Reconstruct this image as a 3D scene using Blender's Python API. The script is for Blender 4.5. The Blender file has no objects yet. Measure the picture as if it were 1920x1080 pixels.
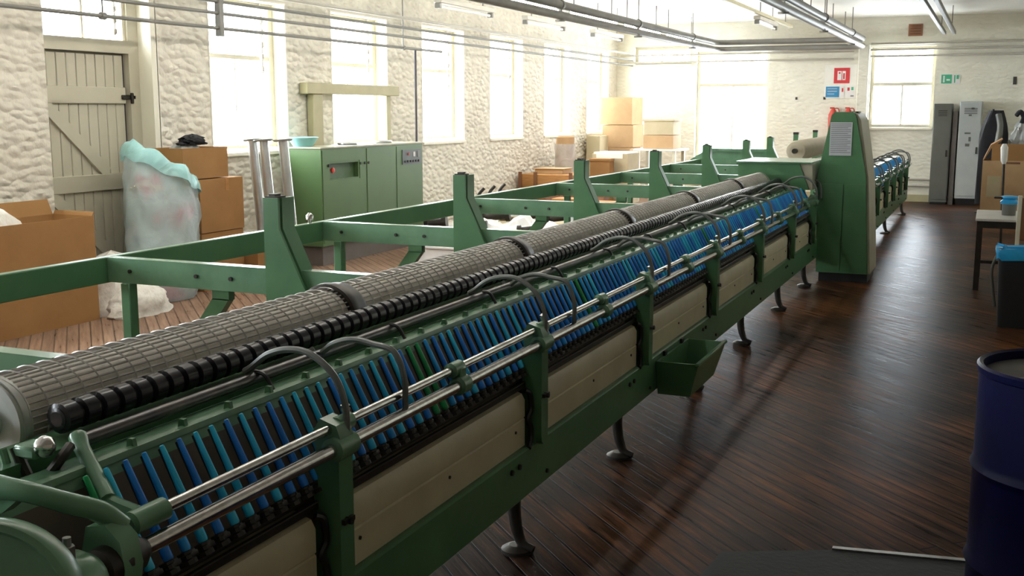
import bpy, math, random
from mathutils import Vector, Matrix
random.seed(7)
S = bpy.context.scene
COL = S.collection
PI = math.pi

# ------------------------------------------------------------------ camera
F_PX, VPX, VPY, CAM_H = 2050.0, 1865.0, 207.0, 1.7
vdir = Vector(((VPX-960)/F_PX, (540-VPY)/F_PX, 1.0)).normalized()      # +Y seen by the camera (right, up, forward)
pit = math.atan((540-VPY)/F_PX)
udir = Vector((0, math.cos(pit), -math.sin(pit)))
rdir = udir.cross(vdir)
cam_d = bpy.data.cameras.new('camera'); cam = bpy.data.objects.new('camera', cam_d); COL.objects.link(cam)
cr = Vector((rdir.x, vdir.x, udir.x)); cu = Vector((rdir.y, vdir.y, udir.y)); cf = Vector((rdir.z, vdir.z, udir.z))
m = Matrix.Identity(4)
for i in range(3):
    m[i][0] = cr[i]; m[i][1] = cu[i]; m[i][2] = -cf[i]
m[0][3], m[1][3], m[2][3] = 0, 0, CAM_H
cam.matrix_world = m
cam_d.sensor_width = 36; cam_d.lens = F_PX/1920*36; cam_d.clip_start = .05; cam_d.clip_end = 200
S.camera = cam

# ------------------------------------------------------------------ world, exposure
w = bpy.data.worlds.new('overcast_sky'); S.world = w; w.use_nodes = True
bg = w.node_tree.nodes['Background']
bg.inputs[0].default_value = (0.93, 0.97, 1.0, 1); bg.inputs[1].default_value = 8.0
vs = S.view_settings
vs.view_transform = 'Standard'; vs.look = 'None'; vs.gamma = 1; vs.use_curve_mapping = False
vs.exposure = 1.95
cy = S.cycles
cy.use_denoising = True
cy.max_bounces = 10; cy.diffuse_bounces = 6; cy.glossy_bounces = 4; cy.transmission_bounces = 4; cy.transparent_max_bounces = 12
cy.sample_clamp_indirect = 12; cy.caustics_reflective = False; cy.caustics_refractive = False

def portal(x, y, z, wd, ht, nx, ny):
    d = bpy.data.lights.new('window_daylight', 'AREA'); d.shape = 'RECTANGLE'; d.size = wd; d.size_y = ht
    d.cycles.is_portal = True
    o = bpy.data.objects.new('window_daylight', d); COL.objects.link(o)
    o.location = (x, y, z)
    o.rotation_euler = Vector((nx, ny, 0)).to_track_quat('-Z', 'Z').to_euler()

# ------------------------------------------------------------------ materials
def nodes(name):
    M = bpy.data.materials.new(name); M.use_nodes = True
    t = M.node_tree; b = t.nodes['Principled BSDF']
    return M, t, b
def N(t, kind, **kw):
    n = t.nodes.new(kind)
    for k, v in kw.items():
        if k in n.inputs: n.inputs[k].default_value = v
        else: setattr(n, k, v)
    return n
def ramp(t, fac, stops):
    r = t.nodes.new('ShaderNodeValToRGB')
    e = r.color_ramp.elements
    while len(e) < len(stops): e.new(.5)
    for i, (p, c) in enumerate(stops):
        e[i].position = p; e[i].color = (*c, 1)
    t.links.new(fac, r.inputs[0]); return r.outputs[0]
def coords(t, scale=(1,1,1), rot=(0,0,0), kind='Object'):
    tc = t.nodes.new('ShaderNodeTexCoord'); mp = t.nodes.new('ShaderNodeMapping')
    mp.inputs['Scale'].default_value = scale; mp.inputs['Rotation'].default_value = rot
    t.links.new(tc.outputs[kind], mp.inputs[0]); return mp.outputs[0]
def bump(t, b, h, strength=.3, dist=.01, prev=None):
    n = t.nodes.new('ShaderNodeBump'); n.inputs['Strength'].default_value = strength; n.inputs['Distance'].default_value = dist
    t.links.new(h, n.inputs['Height'])
    if prev: t.links.new(prev, n.inputs['Normal'])
    t.links.new(n.outputs[0], b.inputs['Normal']); return n.outputs[0]
def mat(name, c, rough=.5, metal=0, c2=None, scale=6, bmp=0, bscale=60, spec=.5, stretch=(1,1,1), lo=.35, hi=.7):
    M, t, b = nodes(name)
    b.inputs['Roughness'].default_value = rough; b.inputs['Metallic'].default_value = metal
    b.inputs['Specular IOR Level'].default_value = spec
    v = coords(t, stretch)
    n = N(t, 'ShaderNodeTexNoise', Scale=scale, Detail=6.0, Roughness=.6); t.links.new(v, n.inputs['Vector'])
    c2 = c2 or tuple(x*.8 for x in c)
    t.links.new(ramp(t, n.outputs[0], [(lo, c), (hi, c2)]), b.inputs['Base Color'])
    if bmp:
        q = N(t, 'ShaderNodeTexNoise', Scale=bscale, Detail=4.0); t.links.new(v, q.inputs['Vector'])
        bump(t, b, q.outputs[0], bmp, .01)
    return M

M = {}
M['green'] = mat('green_enamel', (.085,.205,.10), .28, spec=.4, c2=(.065,.165,.08), scale=4, bmp=.05, bscale=30)
M['green_light'] = mat('pale_green_enamel', (.145,.285,.175), .24, spec=.45, c2=(.10,.21,.125), scale=5, bmp=.05, bscale=30)
M['cabinet'] = mat('olive_green_enamel', (.090,.165,.062), .4, c2=(.077,.145,.055), scale=2)
M['cabinet_dark'] = mat('recess_green_enamel', (.06,.12,.05), .45)
M['cream'] = mat('cream_enamel', (.55,.50,.34), .45, c2=(.46,.41,.27), scale=5, bmp=.05)
M['beige'] = mat('beige_enamel', (.42,.40,.30), .4)
M['chrome'] = mat('polished_steel', (.72,.70,.68), .16, 1, c2=(.5,.48,.46), scale=30)
M['steel'] = mat('dull_steel', (.42,.42,.41), .38, 1, c2=(.28,.27,.26), scale=20)
M['wire'] = mat('wire_steel', (.58,.57,.56), .3, .55, c2=(.40,.38,.35), scale=20)
M['drumcore'] = mat('drum_canvas', (.82,.79,.72), .6, c2=(.70,.67,.60), scale=9, bmp=.2, bscale=80)
M['drumend'] = mat('drum_end_grey', (.58,.60,.58), .5, .2, c2=(.40,.42,.41))
M['black'] = mat('black_rubber', (.012,.012,.014), .3, c2=(.02,.02,.022))
M['roller'] = mat('black_roller', (.014,.013,.018), .22, .2, c2=(.02,.02,.025))
M['dark'] = mat('oily_dark_iron', (.030,.027,.024), .4, .6, c2=(.05,.042,.035), scale=18)
M['gun'] = mat('dark_rod', (.10,.10,.11), .28, .9, c2=(.16,.15,.14), scale=12)
M['brown'] = mat('oily_brown_sheet', (.085,.06,.04), .55, c2=(.06,.045,.03), scale=5)
M['hoop'] = mat('grey_hoop', (.16,.17,.16), .35, .3)
M['blue'] = mat('blue_yarn_tube', (.015,.36,.90), .35, c2=(.012,.30,.78), scale=12)
M['blue_dark'] = mat('deep_blue_yarn_tube', (.015,.24,.80), .38, c2=(.012,.19,.68), scale=12)
M['cyan'] = mat('light_blue_yarn_tube', (.03,.60,.95), .35, c2=(.02,.50,.85), scale=12)
M['tgreen'] = mat('green_yarn_tube', (.015,.42,.13), .4, c2=(.01,.2,.06), scale=12)
M['card'] = mat('cardboard', (.35,.18,.062), .85, c2=(.29,.145,.048), scale=3, bmp=.05)
M['card_pale'] = mat('pale_cardboard', (.50,.33,.18), .85, c2=(.43,.27,.14), scale=3)
M['card_buff'] = mat('buff_cardboard', (.50,.42,.28), .85, c2=(.43,.36,.23), scale=3)
M['woodbox'] = mat('rough_crate_wood', (.45,.22,.07), .75, c2=(.33,.15,.045), scale=6, stretch=(1,1,8))
M['fibre'] = mat('white_fibre', (.80,.78,.74), .95, c2=(.62,.58,.52), scale=14, bmp=.9, bscale=22)
M['white'] = mat('white_paint', (.80,.79,.74), .5, c2=(.74,.73,.68))
M['paper'] = mat('white_paper', (.78,.77,.76), .8, c2=(.68,.66,.66))
M['frame'] = mat('window_frame_paint', (.60,.56,.43), .5, c2=(.54,.50,.38), scale=3)
M['doorpaint'] = mat('stone_grey_door_paint', (.50,.47,.37), .5, c2=(.45,.42,.33), scale=3, bmp=.05)
M['gap'] = mat('dark_gap', (.05,.045,.06), .8)
M['khaki'] = mat('khaki_wood_paint', (.42,.38,.23), .55, c2=(.36,.33,.2), scale=4)
M['pipe'] = mat('grey_pipe_paint', (.21,.205,.19), .45, .1, c2=(.17,.165,.15), scale=4, spec=.2)
M['pipe_pale'] = mat('pale_pipe_paint', (.47,.44,.38), .45, c2=(.38,.36,.31), scale=4)
M['alu'] = mat('spool_aluminium', (.62,.62,.62), .3, .85, c2=(.5,.5,.5), scale=8)
M['locker_grey'] = mat('locker_grey', (.15,.155,.14), .4, .2, c2=(.125,.13,.115), scale=3)
M['locker_pale'] = mat('locker_pale', (.47,.50,.50), .45, c2=(.40,.43,.43), scale=3)
M['navy'] = mat('navy_drum_paint', (.003,.004,.042), .4, spec=.12, c2=(.003,.004,.028), scale=6, bmp=.08, bscale=25)
M['lid'] = mat('dirty_drum_lid', (.10,.092,.08), .55, .2, c2=(.055,.052,.048), scale=7)
M['stuffing'] = mat('bagged_waste', (.52,.62,.64), .9, c2=(.62,.16,.24), scale=3.2, bmp=.8, bscale=9, lo=.54, hi=.60)
M['stuffing_top'] = mat('cream_waste', (.80,.72,.58), .9, c2=(.62,.30,.30), scale=5, bmp=.8, bscale=12, lo=.55, hi=.66)
M['cloth_black'] = mat('black_cloth', (.013,.013,.018), .9, c2=(.02,.02,.025), bmp=.4, bscale=20)
M['cloth_grey'] = mat('grey_cloth', (.42,.43,.42), .9, c2=(.33,.34,.33), bmp=.4, bscale=20)
M['turq'] = mat('turquoise_plastic', (.30,.62,.64), .4, c2=(.25,.55,.57))
M['bin_blue'] = mat('blue_bag_plastic', (.02,.30,.62), .35, c2=(.03,.4,.75), bmp=.4, bscale=25)
M['bin'] = mat('black_bin_plastic', (.02,.022,.026), .4)
M['red'] = mat('red_plastic', (.55,.05,.03), .4, c2=(.48,.04,.025))
M['signred'] = mat('sign_red', (.62,.03,.04), .45, c2=(.6,.03,.04))
M['signblue'] = mat('sign_blue', (.03,.25,.50), .45, c2=(.03,.25,.5))
M['signgreen'] = mat('sign_green', (.05,.40,.22), .45, c2=(.05,.4,.22))
M['notice'] = mat('notice_grey', (.48,.50,.53), .5, c2=(.44,.46,.49), scale=3)
M['ink'] = mat('printed_ink', (.20,.21,.24), .6)
M['panel_grey'] = mat('control_panel_grey', (.10,.115,.115), .45)
M['wood'] = mat('chair_wood', (.20,.085,.035), .5, c2=(.14,.06,.025), scale=5, stretch=(1,1,.15))
M['tabletop'] = mat('table_laminate', (.55,.53,.48), .4, c2=(.48,.46,.42))
M['mauve'] = mat('plinth_grey', (.16,.14,.13), .6, c2=(.13,.115,.105))
M['terracotta'] = mat('terracotta_airbrick', (.33,.16,.10), .8, c2=(.27,.13,.08))
M['mat'] = mat('dark_rubber_mat', (.010,.011,.013), .6, spec=.2, c2=(.008,.009,.010), bmp=.2, bscale=40)
M['roving'] = mat('cream_roving_wool', (.50,.45,.35), .95, c2=(.42,.37,.28), scale=4, stretch=(1,14,1), bmp=.6, bscale=18)
M['skyblue'] = mat('pale_blue_plastic', (.25,.55,.75), .4)
M['sockets'] = mat('dark_socket', (.06,.055,.05), .5)

# whitewashed rubble wall
def wall_mat(name, base, shade, depth, strength):
    Mx, t, b = nodes(name)
    v = coords(t)
    nz = N(t, 'ShaderNodeTexNoise', Scale=3.2, Detail=3.0); t.links.new(v, nz.inputs['Vector'])
    mx = t.nodes.new('ShaderNodeVectorMath'); mx.operation = 'MULTIPLY_ADD'
    mx.inputs[1].default_value = (.10,.10,.10)
    t.links.new(nz.outputs['Color'], mx.inputs[0]); t.links.new(v, mx.inputs[2])
    sc = t.nodes.new('ShaderNodeVectorMath'); sc.operation = 'MULTIPLY'; sc.inputs[1].default_value = (8.5, 8.5, 17.0)
    t.links.new(mx.outputs[0], sc.inputs[0])
    vo = N(t, 'ShaderNodeTexVoronoi', Scale=1.0, feature='SMOOTH_F1'); vo.inputs['Smoothness'].default_value = .35
    t.links.new(sc.outputs[0], vo.inputs['Vector'])
    n2 = N(t, 'ShaderNodeTexNoise', Scale=26.0, Detail=5.0); t.links.new(v, n2.inputs['Vector'])
    t.links.new(ramp(t, nz.outputs[0], [(.3, base), (.72, shade)]), b.inputs['Base Color'])
    b.inputs['Roughness'].default_value = .75
    inv = t.nodes.new('ShaderNodeMath'); inv.operation = 'SUBTRACT'; inv.inputs[0].default_value = 1
    t.links.new(vo.outputs['Distance'], inv.inputs[1])
    a = bump(t, b, inv.outputs[0], strength, depth)
    bump(t, b, n2.outputs[0], .5, .012, a)
    return Mx
M['wall'] = wall_mat('whitewashed_rubble', (.71,.67,.585), (.62,.58,.50), .03, 1.0)
M['wall_far'] = wall_mat('painted_brick', (.77,.755,.665), (.70,.68,.58), .02, .6)
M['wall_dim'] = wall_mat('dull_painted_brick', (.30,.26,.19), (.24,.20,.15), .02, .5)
M['ceil'] = mat('ceiling_white', (.88,.875,.83), .7, c2=(.84,.835,.79), scale=2, bmp=.05)
M['reveal'] = mat('reveal_white', (.80,.77,.66), .6, c2=(.76,.73,.62), scale=3, bmp=.1, bscale=12)

# oiled diagonal boards
def floor_mat():
    Mx, t, b = nodes('oiled_diagonal_boards')
    v = coords(t, (1,1,1), (0,0,PI/4))
    br = N(t, 'ShaderNodeTexBrick', Scale=1.0)
    br.inputs['Brick Width'].default_value = 3.2; br.inputs['Row Height'].default_value = .085
    br.inputs['Mortar Size'].default_value = .0065; br.inputs['Mortar Smooth'].default_value = .3
    br.inputs['Color1'].default_value = (.25,.25,.25,1); br.inputs['Color2'].default_value = (.8,.8,.8,1); br.inputs['Mortar'].default_value = (0,0,0,1)
    t.links.new(v, br.inputs['Vector'])
    st = t.nodes.new('ShaderNodeVectorMath'); st.operation = 'MULTIPLY'; st.inputs[1].default_value = (1.2, 16, 1)
    t.links.new(v, st.inputs[0])
    gr = N(t, 'ShaderNodeTexNoise', Scale=1.6, Detail=8.0, Roughness=.65); t.links.new(st.outputs[0], gr.inputs['Vector'])
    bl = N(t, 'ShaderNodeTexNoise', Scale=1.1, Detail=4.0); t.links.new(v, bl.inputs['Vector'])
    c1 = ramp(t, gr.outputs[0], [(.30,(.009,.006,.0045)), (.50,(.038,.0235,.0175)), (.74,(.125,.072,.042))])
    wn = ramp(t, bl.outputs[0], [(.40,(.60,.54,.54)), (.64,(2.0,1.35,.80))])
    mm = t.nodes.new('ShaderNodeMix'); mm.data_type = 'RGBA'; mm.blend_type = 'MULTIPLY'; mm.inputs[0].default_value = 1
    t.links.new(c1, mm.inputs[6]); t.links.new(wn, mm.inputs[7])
    m2 = t.nodes.new('ShaderNodeMix'); m2.data_type = 'RGBA'; m2.blend_type = 'MULTIPLY'; m2.inputs[0].default_value = .92
    bw = ramp(t, br.outputs['Color'], [(0,(.12,.1,.1)), (.2,(.75,.75,.75)), (.8,(1.25,1.2,1.15))])
    t.links.new(mm.outputs[2], m2.inputs[6]); t.links.new(bw, m2.inputs[7])
    # paler worn boards on the frame's window side, window light put into the colour
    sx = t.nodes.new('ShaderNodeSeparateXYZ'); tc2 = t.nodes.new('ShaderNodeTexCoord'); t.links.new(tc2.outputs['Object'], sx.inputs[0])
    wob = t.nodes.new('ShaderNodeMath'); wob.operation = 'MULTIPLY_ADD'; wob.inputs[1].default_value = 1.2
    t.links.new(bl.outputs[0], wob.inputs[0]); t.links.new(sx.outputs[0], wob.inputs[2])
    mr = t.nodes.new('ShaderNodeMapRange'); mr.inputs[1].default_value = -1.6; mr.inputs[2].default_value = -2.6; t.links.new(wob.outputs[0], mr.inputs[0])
    worn_lit = ramp(t, gr.outputs[0], [(.3,(.15,.09,.06)), (.55,(.27,.175,.125)), (.75,(.36,.24,.17))])
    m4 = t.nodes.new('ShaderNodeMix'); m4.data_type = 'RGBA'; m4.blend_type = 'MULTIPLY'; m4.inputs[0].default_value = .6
    t.links.new(worn_lit, m4.inputs[6]); t.links.new(bw, m4.inputs[7])
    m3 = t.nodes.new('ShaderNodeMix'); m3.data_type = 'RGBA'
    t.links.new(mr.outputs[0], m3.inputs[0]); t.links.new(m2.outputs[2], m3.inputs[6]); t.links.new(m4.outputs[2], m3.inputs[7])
    t.links.new(m3.outputs[2], b.inputs['Base Color'])
    rr = t.nodes.new('ShaderNodeMapRange'); rr.inputs[1].default_value = .3; rr.inputs[2].default_value = .7
    rr.inputs[3].default_value = .24; rr.inputs[4].default_value = .42
    t.links.new(gr.outputs[0], rr.inputs[0]); t.links.new(rr.outputs[0], b.inputs['Roughness'])
    a = bump(t, b, br.outputs['Color'], .8, .004)
    a = bump(t, b, gr.outputs[0], .45, .005, a)
    bump(t, b, bl.outputs[0], .25, .02, a)
    b.inputs['Specular IOR Level'].default_value = 0
    gl = t.nodes.new('ShaderNodeBsdfGlossy'); gl.distribution = 'BECKMANN'; gl.inputs['Color'].default_value = (.95,.97,1,1)
    t.links.new(rr.outputs[0], gl.inputs['Roughness']); t.links.new(b.inputs['Normal'].links[0].from_socket, gl.inputs['Normal'])
    fr = N(t, 'ShaderNodeFresnel', IOR=1.22); mg = t.nodes.new('ShaderNodeMixShader')
    fm = t.nodes.new('ShaderNodeMath'); fm.operation = 'MULTIPLY'; fm.inputs[1].default_value = .31
    t.links.new(fr.outputs[0], fm.inputs[0]); t.links.new(fm.outputs[0], mg.inputs[0]); t.links.new(b.outputs[0], mg.inputs[1]); t.links.new(gl.outputs[0], mg.inputs[2])
    t.links.new(mg.outputs[0], t.nodes['Material Output'].inputs[0])
    return Mx
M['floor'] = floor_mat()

def glass_mat():
    Mx = bpy.data.materials.new('window_glass'); Mx.use_nodes = True
    t = Mx.node_tree; t.nodes.clear()
    o = t.nodes.new('ShaderNodeOutputMaterial'); tr = t.nodes.new('ShaderNodeBsdfTransparent'); gl = t.nodes.new('ShaderNodeBsdfGlossy')
    n = N(t, 'ShaderNodeTexNoise', Scale=1.5); rp = ramp(t, n.outputs[0], [(.3,(.93,.95,.96)), (.7,(.86,.88,.89))])
    t.links.new(rp, tr.inputs[0]); gl.inputs['Roughness'].default_value = .03
    mx = t.nodes.new('ShaderNodeMixShader'); mx.inputs[0].default_value = .06
    t.links.new(tr.outputs[0], mx.inputs[1]); t.links.new(gl.outputs[0], mx.inputs[2]); t.links.new(mx.outputs[0], o.inputs[0])
    return Mx
M['glass'] = glass_mat()
def bag_mat(name, c, amount):
    Mx, t, b = nodes(name)
    b.inputs['Roughness'].default_value = .28
    v = coords(t)
    n = N(t, 'ShaderNodeTexNoise', Scale=4.0, Detail=5.0, Distortion=1.2); t.links.new(v, n.inputs['Vector'])
    t.links.new(ramp(t, n.outputs[0], [(.3,c), (.7,tuple(min(1,x*1.25) for x in c))]), b.inputs['Base Color'])
    bump(t, b, n.outputs[0], .8, .05)
    tr = t.nodes.new('ShaderNodeBsdfTransparent'); mx = t.nodes.new('ShaderNodeMixShader'); mx.inputs[0].default_value = amount
    o = t.nodes['Material Output']
    t.links.new(b.outputs[0], mx.inputs[1]); t.links.new(tr.outputs[0], mx.inputs[2]); t.links.new(mx.outputs[0], o.inputs[0])
    return Mx
M['bag'] = bag_mat('clear_polythene', (.52,.62,.64), .55)
M['bag_rim'] = bag_mat('turquoise_polythene', (.36,.66,.68), .15)
M['wrap'] = bag_mat('wrap_polythene', (.62,.58,.56), .35)

# ------------------------------------------------------------------ mesh builder
class MB:
    def __init__(s): s.v = []; s.f = []; s.sm = []
    def add(s, vs_, fs, smooth=False):
        k = len(s.v); s.v += [tuple(p) for p in vs_]
        for f in fs: s.f.append([i+k for i in f]); s.sm.append(smooth)
        return s
    def box(s, x0, x1, y0, y1, z0, z1, b=0):
        if x0 > x1: x0, x1 = x1, x0
        if y0 > y1: y0, y1 = y1, y0
        if z0 > z1: z0, z1 = z1, z0
        if b <= 0:
            p = [(x,y,z) for z in (z0,z1) for y in (y0,y1) for x in (x0,x1)]
            return s.add(p, [(0,2,3,1),(4,5,7,6),(0,1,5,4),(2,6,7,3),(0,4,6,2),(1,3,7,5)])
        b = min(b, (x1-x0)*.45, (y1-y0)*.45, (z1-z0)*.45)
        # chamfered box: 24 verts
        vs_ = []; idx = {}
        X = (x0,x1); Y = (y0,y1); Z = (z0,z1)
        for i in (0,1):
            for j in (0,1):
                for k in (0,1):
                    sx, sy, sz = (1,-1)[i], (1,-1)[j], (1,-1)[k]
                    for a in range(3):
                        idx[i,j,k,a] = len(vs_)
                        vs_.append((X[i]+(0 if a==0 else sx*b), Y[j]+(0 if a==1 else sy*b), Z[k]+(0 if a==2 else sz*b)))
        fs = []
        g = lambda i,j,k,a: idx[i,j,k,a]
        for i in (0,1):
            q = [g(i,0,0,0), g(i,1,0,0), g(i,1,1,0), g(i,0,1,0)]; fs.append(q if i else q[::-1])
            q = [g(0,i,0,1), g(0,i,1,1), g(1,i,1,1), g(1,i,0,1)]; fs.append(q if i else q[::-1])
            q = [g(0,0,i,2), g(1,0,i,2), g(1,1,i,2), g(0,1,i,2)]; fs.append(q if i else q[::-1])
        for i in (0,1):
            for j in (0,1):
                q = [g(i,j,0,0), g(i,j,1,0), g(i,j,1,1), g(i,j,0,1)]; fs.append(q if i != j else q[::-1])
                q = [g(i,0,j,0), g(i,1,j,0), g(i,1,j,2), g(i,0,j,2)]; fs.append(q if i == j else q[::-1]); fs[-1] = fs[-1][::-1]
                q = [g(0,i,j,1), g(1,i,j,1), g(1,i,j,2), g(0,i,j,2)]; fs.append(q if i == j else q[::-1])
                for k in (0,1):
                    q = [g(i,j,k,0), g(i,j,k,1), g(i,j,k,2)]; fs.append(q if (i+j+k) % 2 else q[::-1])
        return s.add(vs_, fs)
    def ring(s, c, ax, r, n, up=None):
        ax = Vector(ax).normalized()
        u = Vector(up) if up else (Vector((0,0,1)) if abs(ax.z) < .9 else Vector((1,0,0)))
        a = ax.cross(u).normalized(); b = a.cross(ax).normalized()
        return [tuple(Vector(c) + a*(r*math.cos(2*PI*i/n)) + b*(r*math.sin(2*PI*i/n))) for i in range(n)]
    def loft(s, rings, caps=True, smooth=True, closed=False):
        n = len(rings[0]); vs_ = [p for r in rings for p in r]; fs = []
        m_ = len(rings)
        for k in range(m_ if closed else m_-1):
            a = k*n; b = ((k+1) % m_)*n
            for i in range(n): fs.append((a+i, a+(i+1)%n, b+(i+1)%n, b+i))
        s.add(vs_, fs, smooth)
        if caps and not closed:
            s.add(rings[0], [tuple(range(n))[::-1]]); s.add(rings[-1], [tuple(range(n))])
        return s
    def cyl(s, p0, p1, r0, r1=None, n=16, caps=True):
        r1 = r0 if r1 is None else r1
        ax = Vector(p1)-Vector(p0)
        return s.loft([s.ring(p0, ax, r0, n), s.ring(p1, ax, r1, n)], caps)
    def lathe(s, c, ax, prof, n=24, caps=True):           # prof: (distance along axis, radius)
        ax = Vector(ax).normalized(); c = Vector(c)
        return s.loft([s.ring(c+ax*d, ax, max(r,1e-4), n) for d, r in prof], caps)
    def tube(s, pts, r, n=8, caps=True, closed=False):
        pts = [Vector(p) for p in pts]; R = []
        rr = r if hasattr(r, '__len__') else [r]*len(pts)
        a = None
        for i, p in enumerate(pts):
            if closed: d = pts[(i+1) % len(pts)] - pts[i-1]
            else: d = pts[min(i+1, len(pts)-1)] - pts[max(i-1, 0)]
            d.normalize()
            if a is None:
                u = Vector((0,0,1)) if abs(d.z) < .9 else Vector((1,0,0)); a = d.cross(u).normalized()
            else:
                a = (a - d*a.dot(d)).normalized()
            b = a.cross(d)
            R.append([tuple(p + a*(rr[i]*math.cos(2*PI*j/n)) + b*(rr[i]*math.sin(2*PI*j/n))) for j in range(n)])
        return s.loft(R, caps, True, closed)
    def prism(s, poly, axis, a0, a1):                     # poly in the plane across the axis; 'x': (y,z) 'y': (x,z) 'z': (x,y)
        def P(u, v, a): return {'x': (a,u,v), 'y': (u,a,v), 'z': (u,v,a)}[axis]
        n = len(poly)
        vs_ = [P(u,v,a0) for u,v in poly] + [P(u,v,a1) for u,v in poly]
        fs = [tuple(range(n))[::-1], tuple(range(n,2*n))] + [(i,(i+1)%n,n+(i+1)%n,n+i) for i in range(n)]
        return s.add(vs_, fs)
    def mesh(s, name, material):
        me = bpy.data.meshes.new(name); me.from_pydata(s.v, [], s.f); me.update()
        me.polygons.foreach_set('use_smooth', s.sm)
        import bmesh
        bm = bmesh.new(); bm.from_mesh(me); bmesh.ops.recalc_face_normals(bm, faces=bm.faces); bm.to_mesh(me); bm.free()
        me.set_sharp_from_angle(angle=math.radians(42))
        me.materials.append(M[material] if isinstance(material, str) else material); return me
    def build(s, name, material, parent=None, label=None):
        o = bpy.data.objects.new(name, s.mesh(name, material)); COL.objects.link(o)
        if parent is not None:
            o.parent = parent
            base = Vector(parent.location)
            if parent.parent is not None: base = base + Vector(parent.parent.location)
            for v in o.data.vertices: v.co -= base
        if label: o['label'] = label
        return o
def empty(name, loc, label, cat, group=None):
    o = bpy.data.objects.new(name, None); COL.objects.link(o); o.location = loc; o.empty_display_size = .1
    return tag(o, label, cat, group)
def tag(o, label, cat, group=None, kind=None):
    o['label'] = label; o['category'] = cat
    if group: o['group'] = group
    if kind: o['kind'] = kind
    return o
def rebase(o, base):                                       # move a top-level mesh's origin to its base point
    base = Vector(base)
    for v in o.data.vertices: v.co -= base
    o.location = base; return o
def struct(o): o['kind'] = 'structure'; return o
def catmull(p, per=8):
    p = [Vector(q) for q in p]; out = []
    q = [p[0]*2-p[1]] + p + [p[-1]*2-p[-2]]
    for i in range(1, len(q)-2):
        for k in range(per):
            t = k/per
            out.append(.5*((2*q[i]) + (q[i+1]-q[i-1])*t + (2*q[i-1]-5*q[i]+4*q[i+1]-q[i+2])*t*t + (3*q[i]-q[i-1]-3*q[i+1]+q[i+2])*t**3))
    out.append(p[-1]); return out
def vnoise(x, y, z):
    return math.sin(x*1.7+y*2.3+1.1)*math.cos(y*1.9-z*2.7+.4)*.5 + math.sin(x*4.1-z*3.3+2.)*math.cos(y*5.3+x*2.1)*.3 + math.sin(z*7.7+y*6.1)*.2
def lump(cx, cy, z0, rx, ry, h, seed, rough=.18, nu=28, nv=14, prof=None):   # a soft closed heap sitting on z0
    R = []
    for j in range(nv+1):
        t = j/nv; ring = []
        rad = prof(t) if prof else math.sqrt(max(0, 1-t**2.2))
        for i in range(nu):
            a = 2*PI*i/nu
            k = 1 + rough*vnoise(math.cos(a)*2.2+seed, math.sin(a)*2.2-seed, t*3+seed*.7)*2
            ring.append((cx+rx*rad*k*math.cos(a), cy+ry*rad*k*math.sin(a), z0+h*t*(1+(.25*rough*vnoise(math.cos(a)*3+seed, math.sin(a)*3, seed) if 0 < j else 0))))
        R.append(ring)
    return MB().loft(R)

# ------------------------------------------------------------------ room shell
XW, YF, ZC, XR, YB = -7.21, 22.0, 3.42, 2.3, -5.0
WT = .42
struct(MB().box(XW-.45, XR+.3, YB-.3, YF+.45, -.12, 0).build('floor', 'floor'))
struct(MB().box(XW-.45, XR+.3, YB-.3, YF+.45, ZC, ZC+.15).build('ceiling', 'ceil'))
struct(MB().box(XR, XR+.25, 7.5, YF, 0, ZC).build('wall_right', 'wall_far'))
struct(MB().box(XR, XR+.25, YB-.3, 7.5, 0, ZC).build('wall_right', 'wall_dim'))
struct(MB().box(XW-WT, XR+.25, YB-.3, YB, 0, ZC).build('wall_back', 'wall_dim'))

def wall_with_openings(name, material, axis, a0, a1, t0, t1, openings):
    # slabs along the wall between a0 and a1; openings: (start, end, sill, head)
    mb = MB()
    def B(u0, u1, z0, z1):
        if u1-u0 < 1e-4 or z1-z0 < 1e-4: return
        if axis == 'y': mb.box(t0, t1, u0, u1, z0, z1)
        else: mb.box(u0, u1, t0, t1, z0, z1)
    cur = a0
    for (s, e, lo, hi) in sorted(openings):
        B(cur, s, 0, ZC); B(s, e, 0, lo); B(s, e, hi, ZC); cur = e
    B(cur, a1, 0, ZC)
    return struct(mb.build(name, material))
SILL, HEAD = 1.26, 2.86
left_open = [(6.9, 8.25, 0, 2.86)]
win_starts = [8.98, 11.2, 13.45, 15.67, 17.93, 20.12]
left_open += [(s, s+1.33, SILL, HEAD) for s in win_starts]
behind = [-3.9, -1.7, .5, 2.6, 4.75]
left_open += [(s, s+1.33, SILL, HEAD) for s in behind]
wall_with_openings('wall_left', 'wall', 'y', YB, YF, XW-WT, XW, left_open)
far_open = [(-6.85, -5.65, 2.62, 2.98), (-5.55, -4.1, .25, 2.86), (-2.2, -1.05, 1.38, 2.88)]
wall_with_openings('wall_far', 'wall_far', 'x', XW-WT, XR+.25, YF, YF+WT, far_open)
struct(MB().box(XW+.01, XR-.01, YF-.035, YF, 0, .13).build('baseboard_far', 'khaki'))

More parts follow.
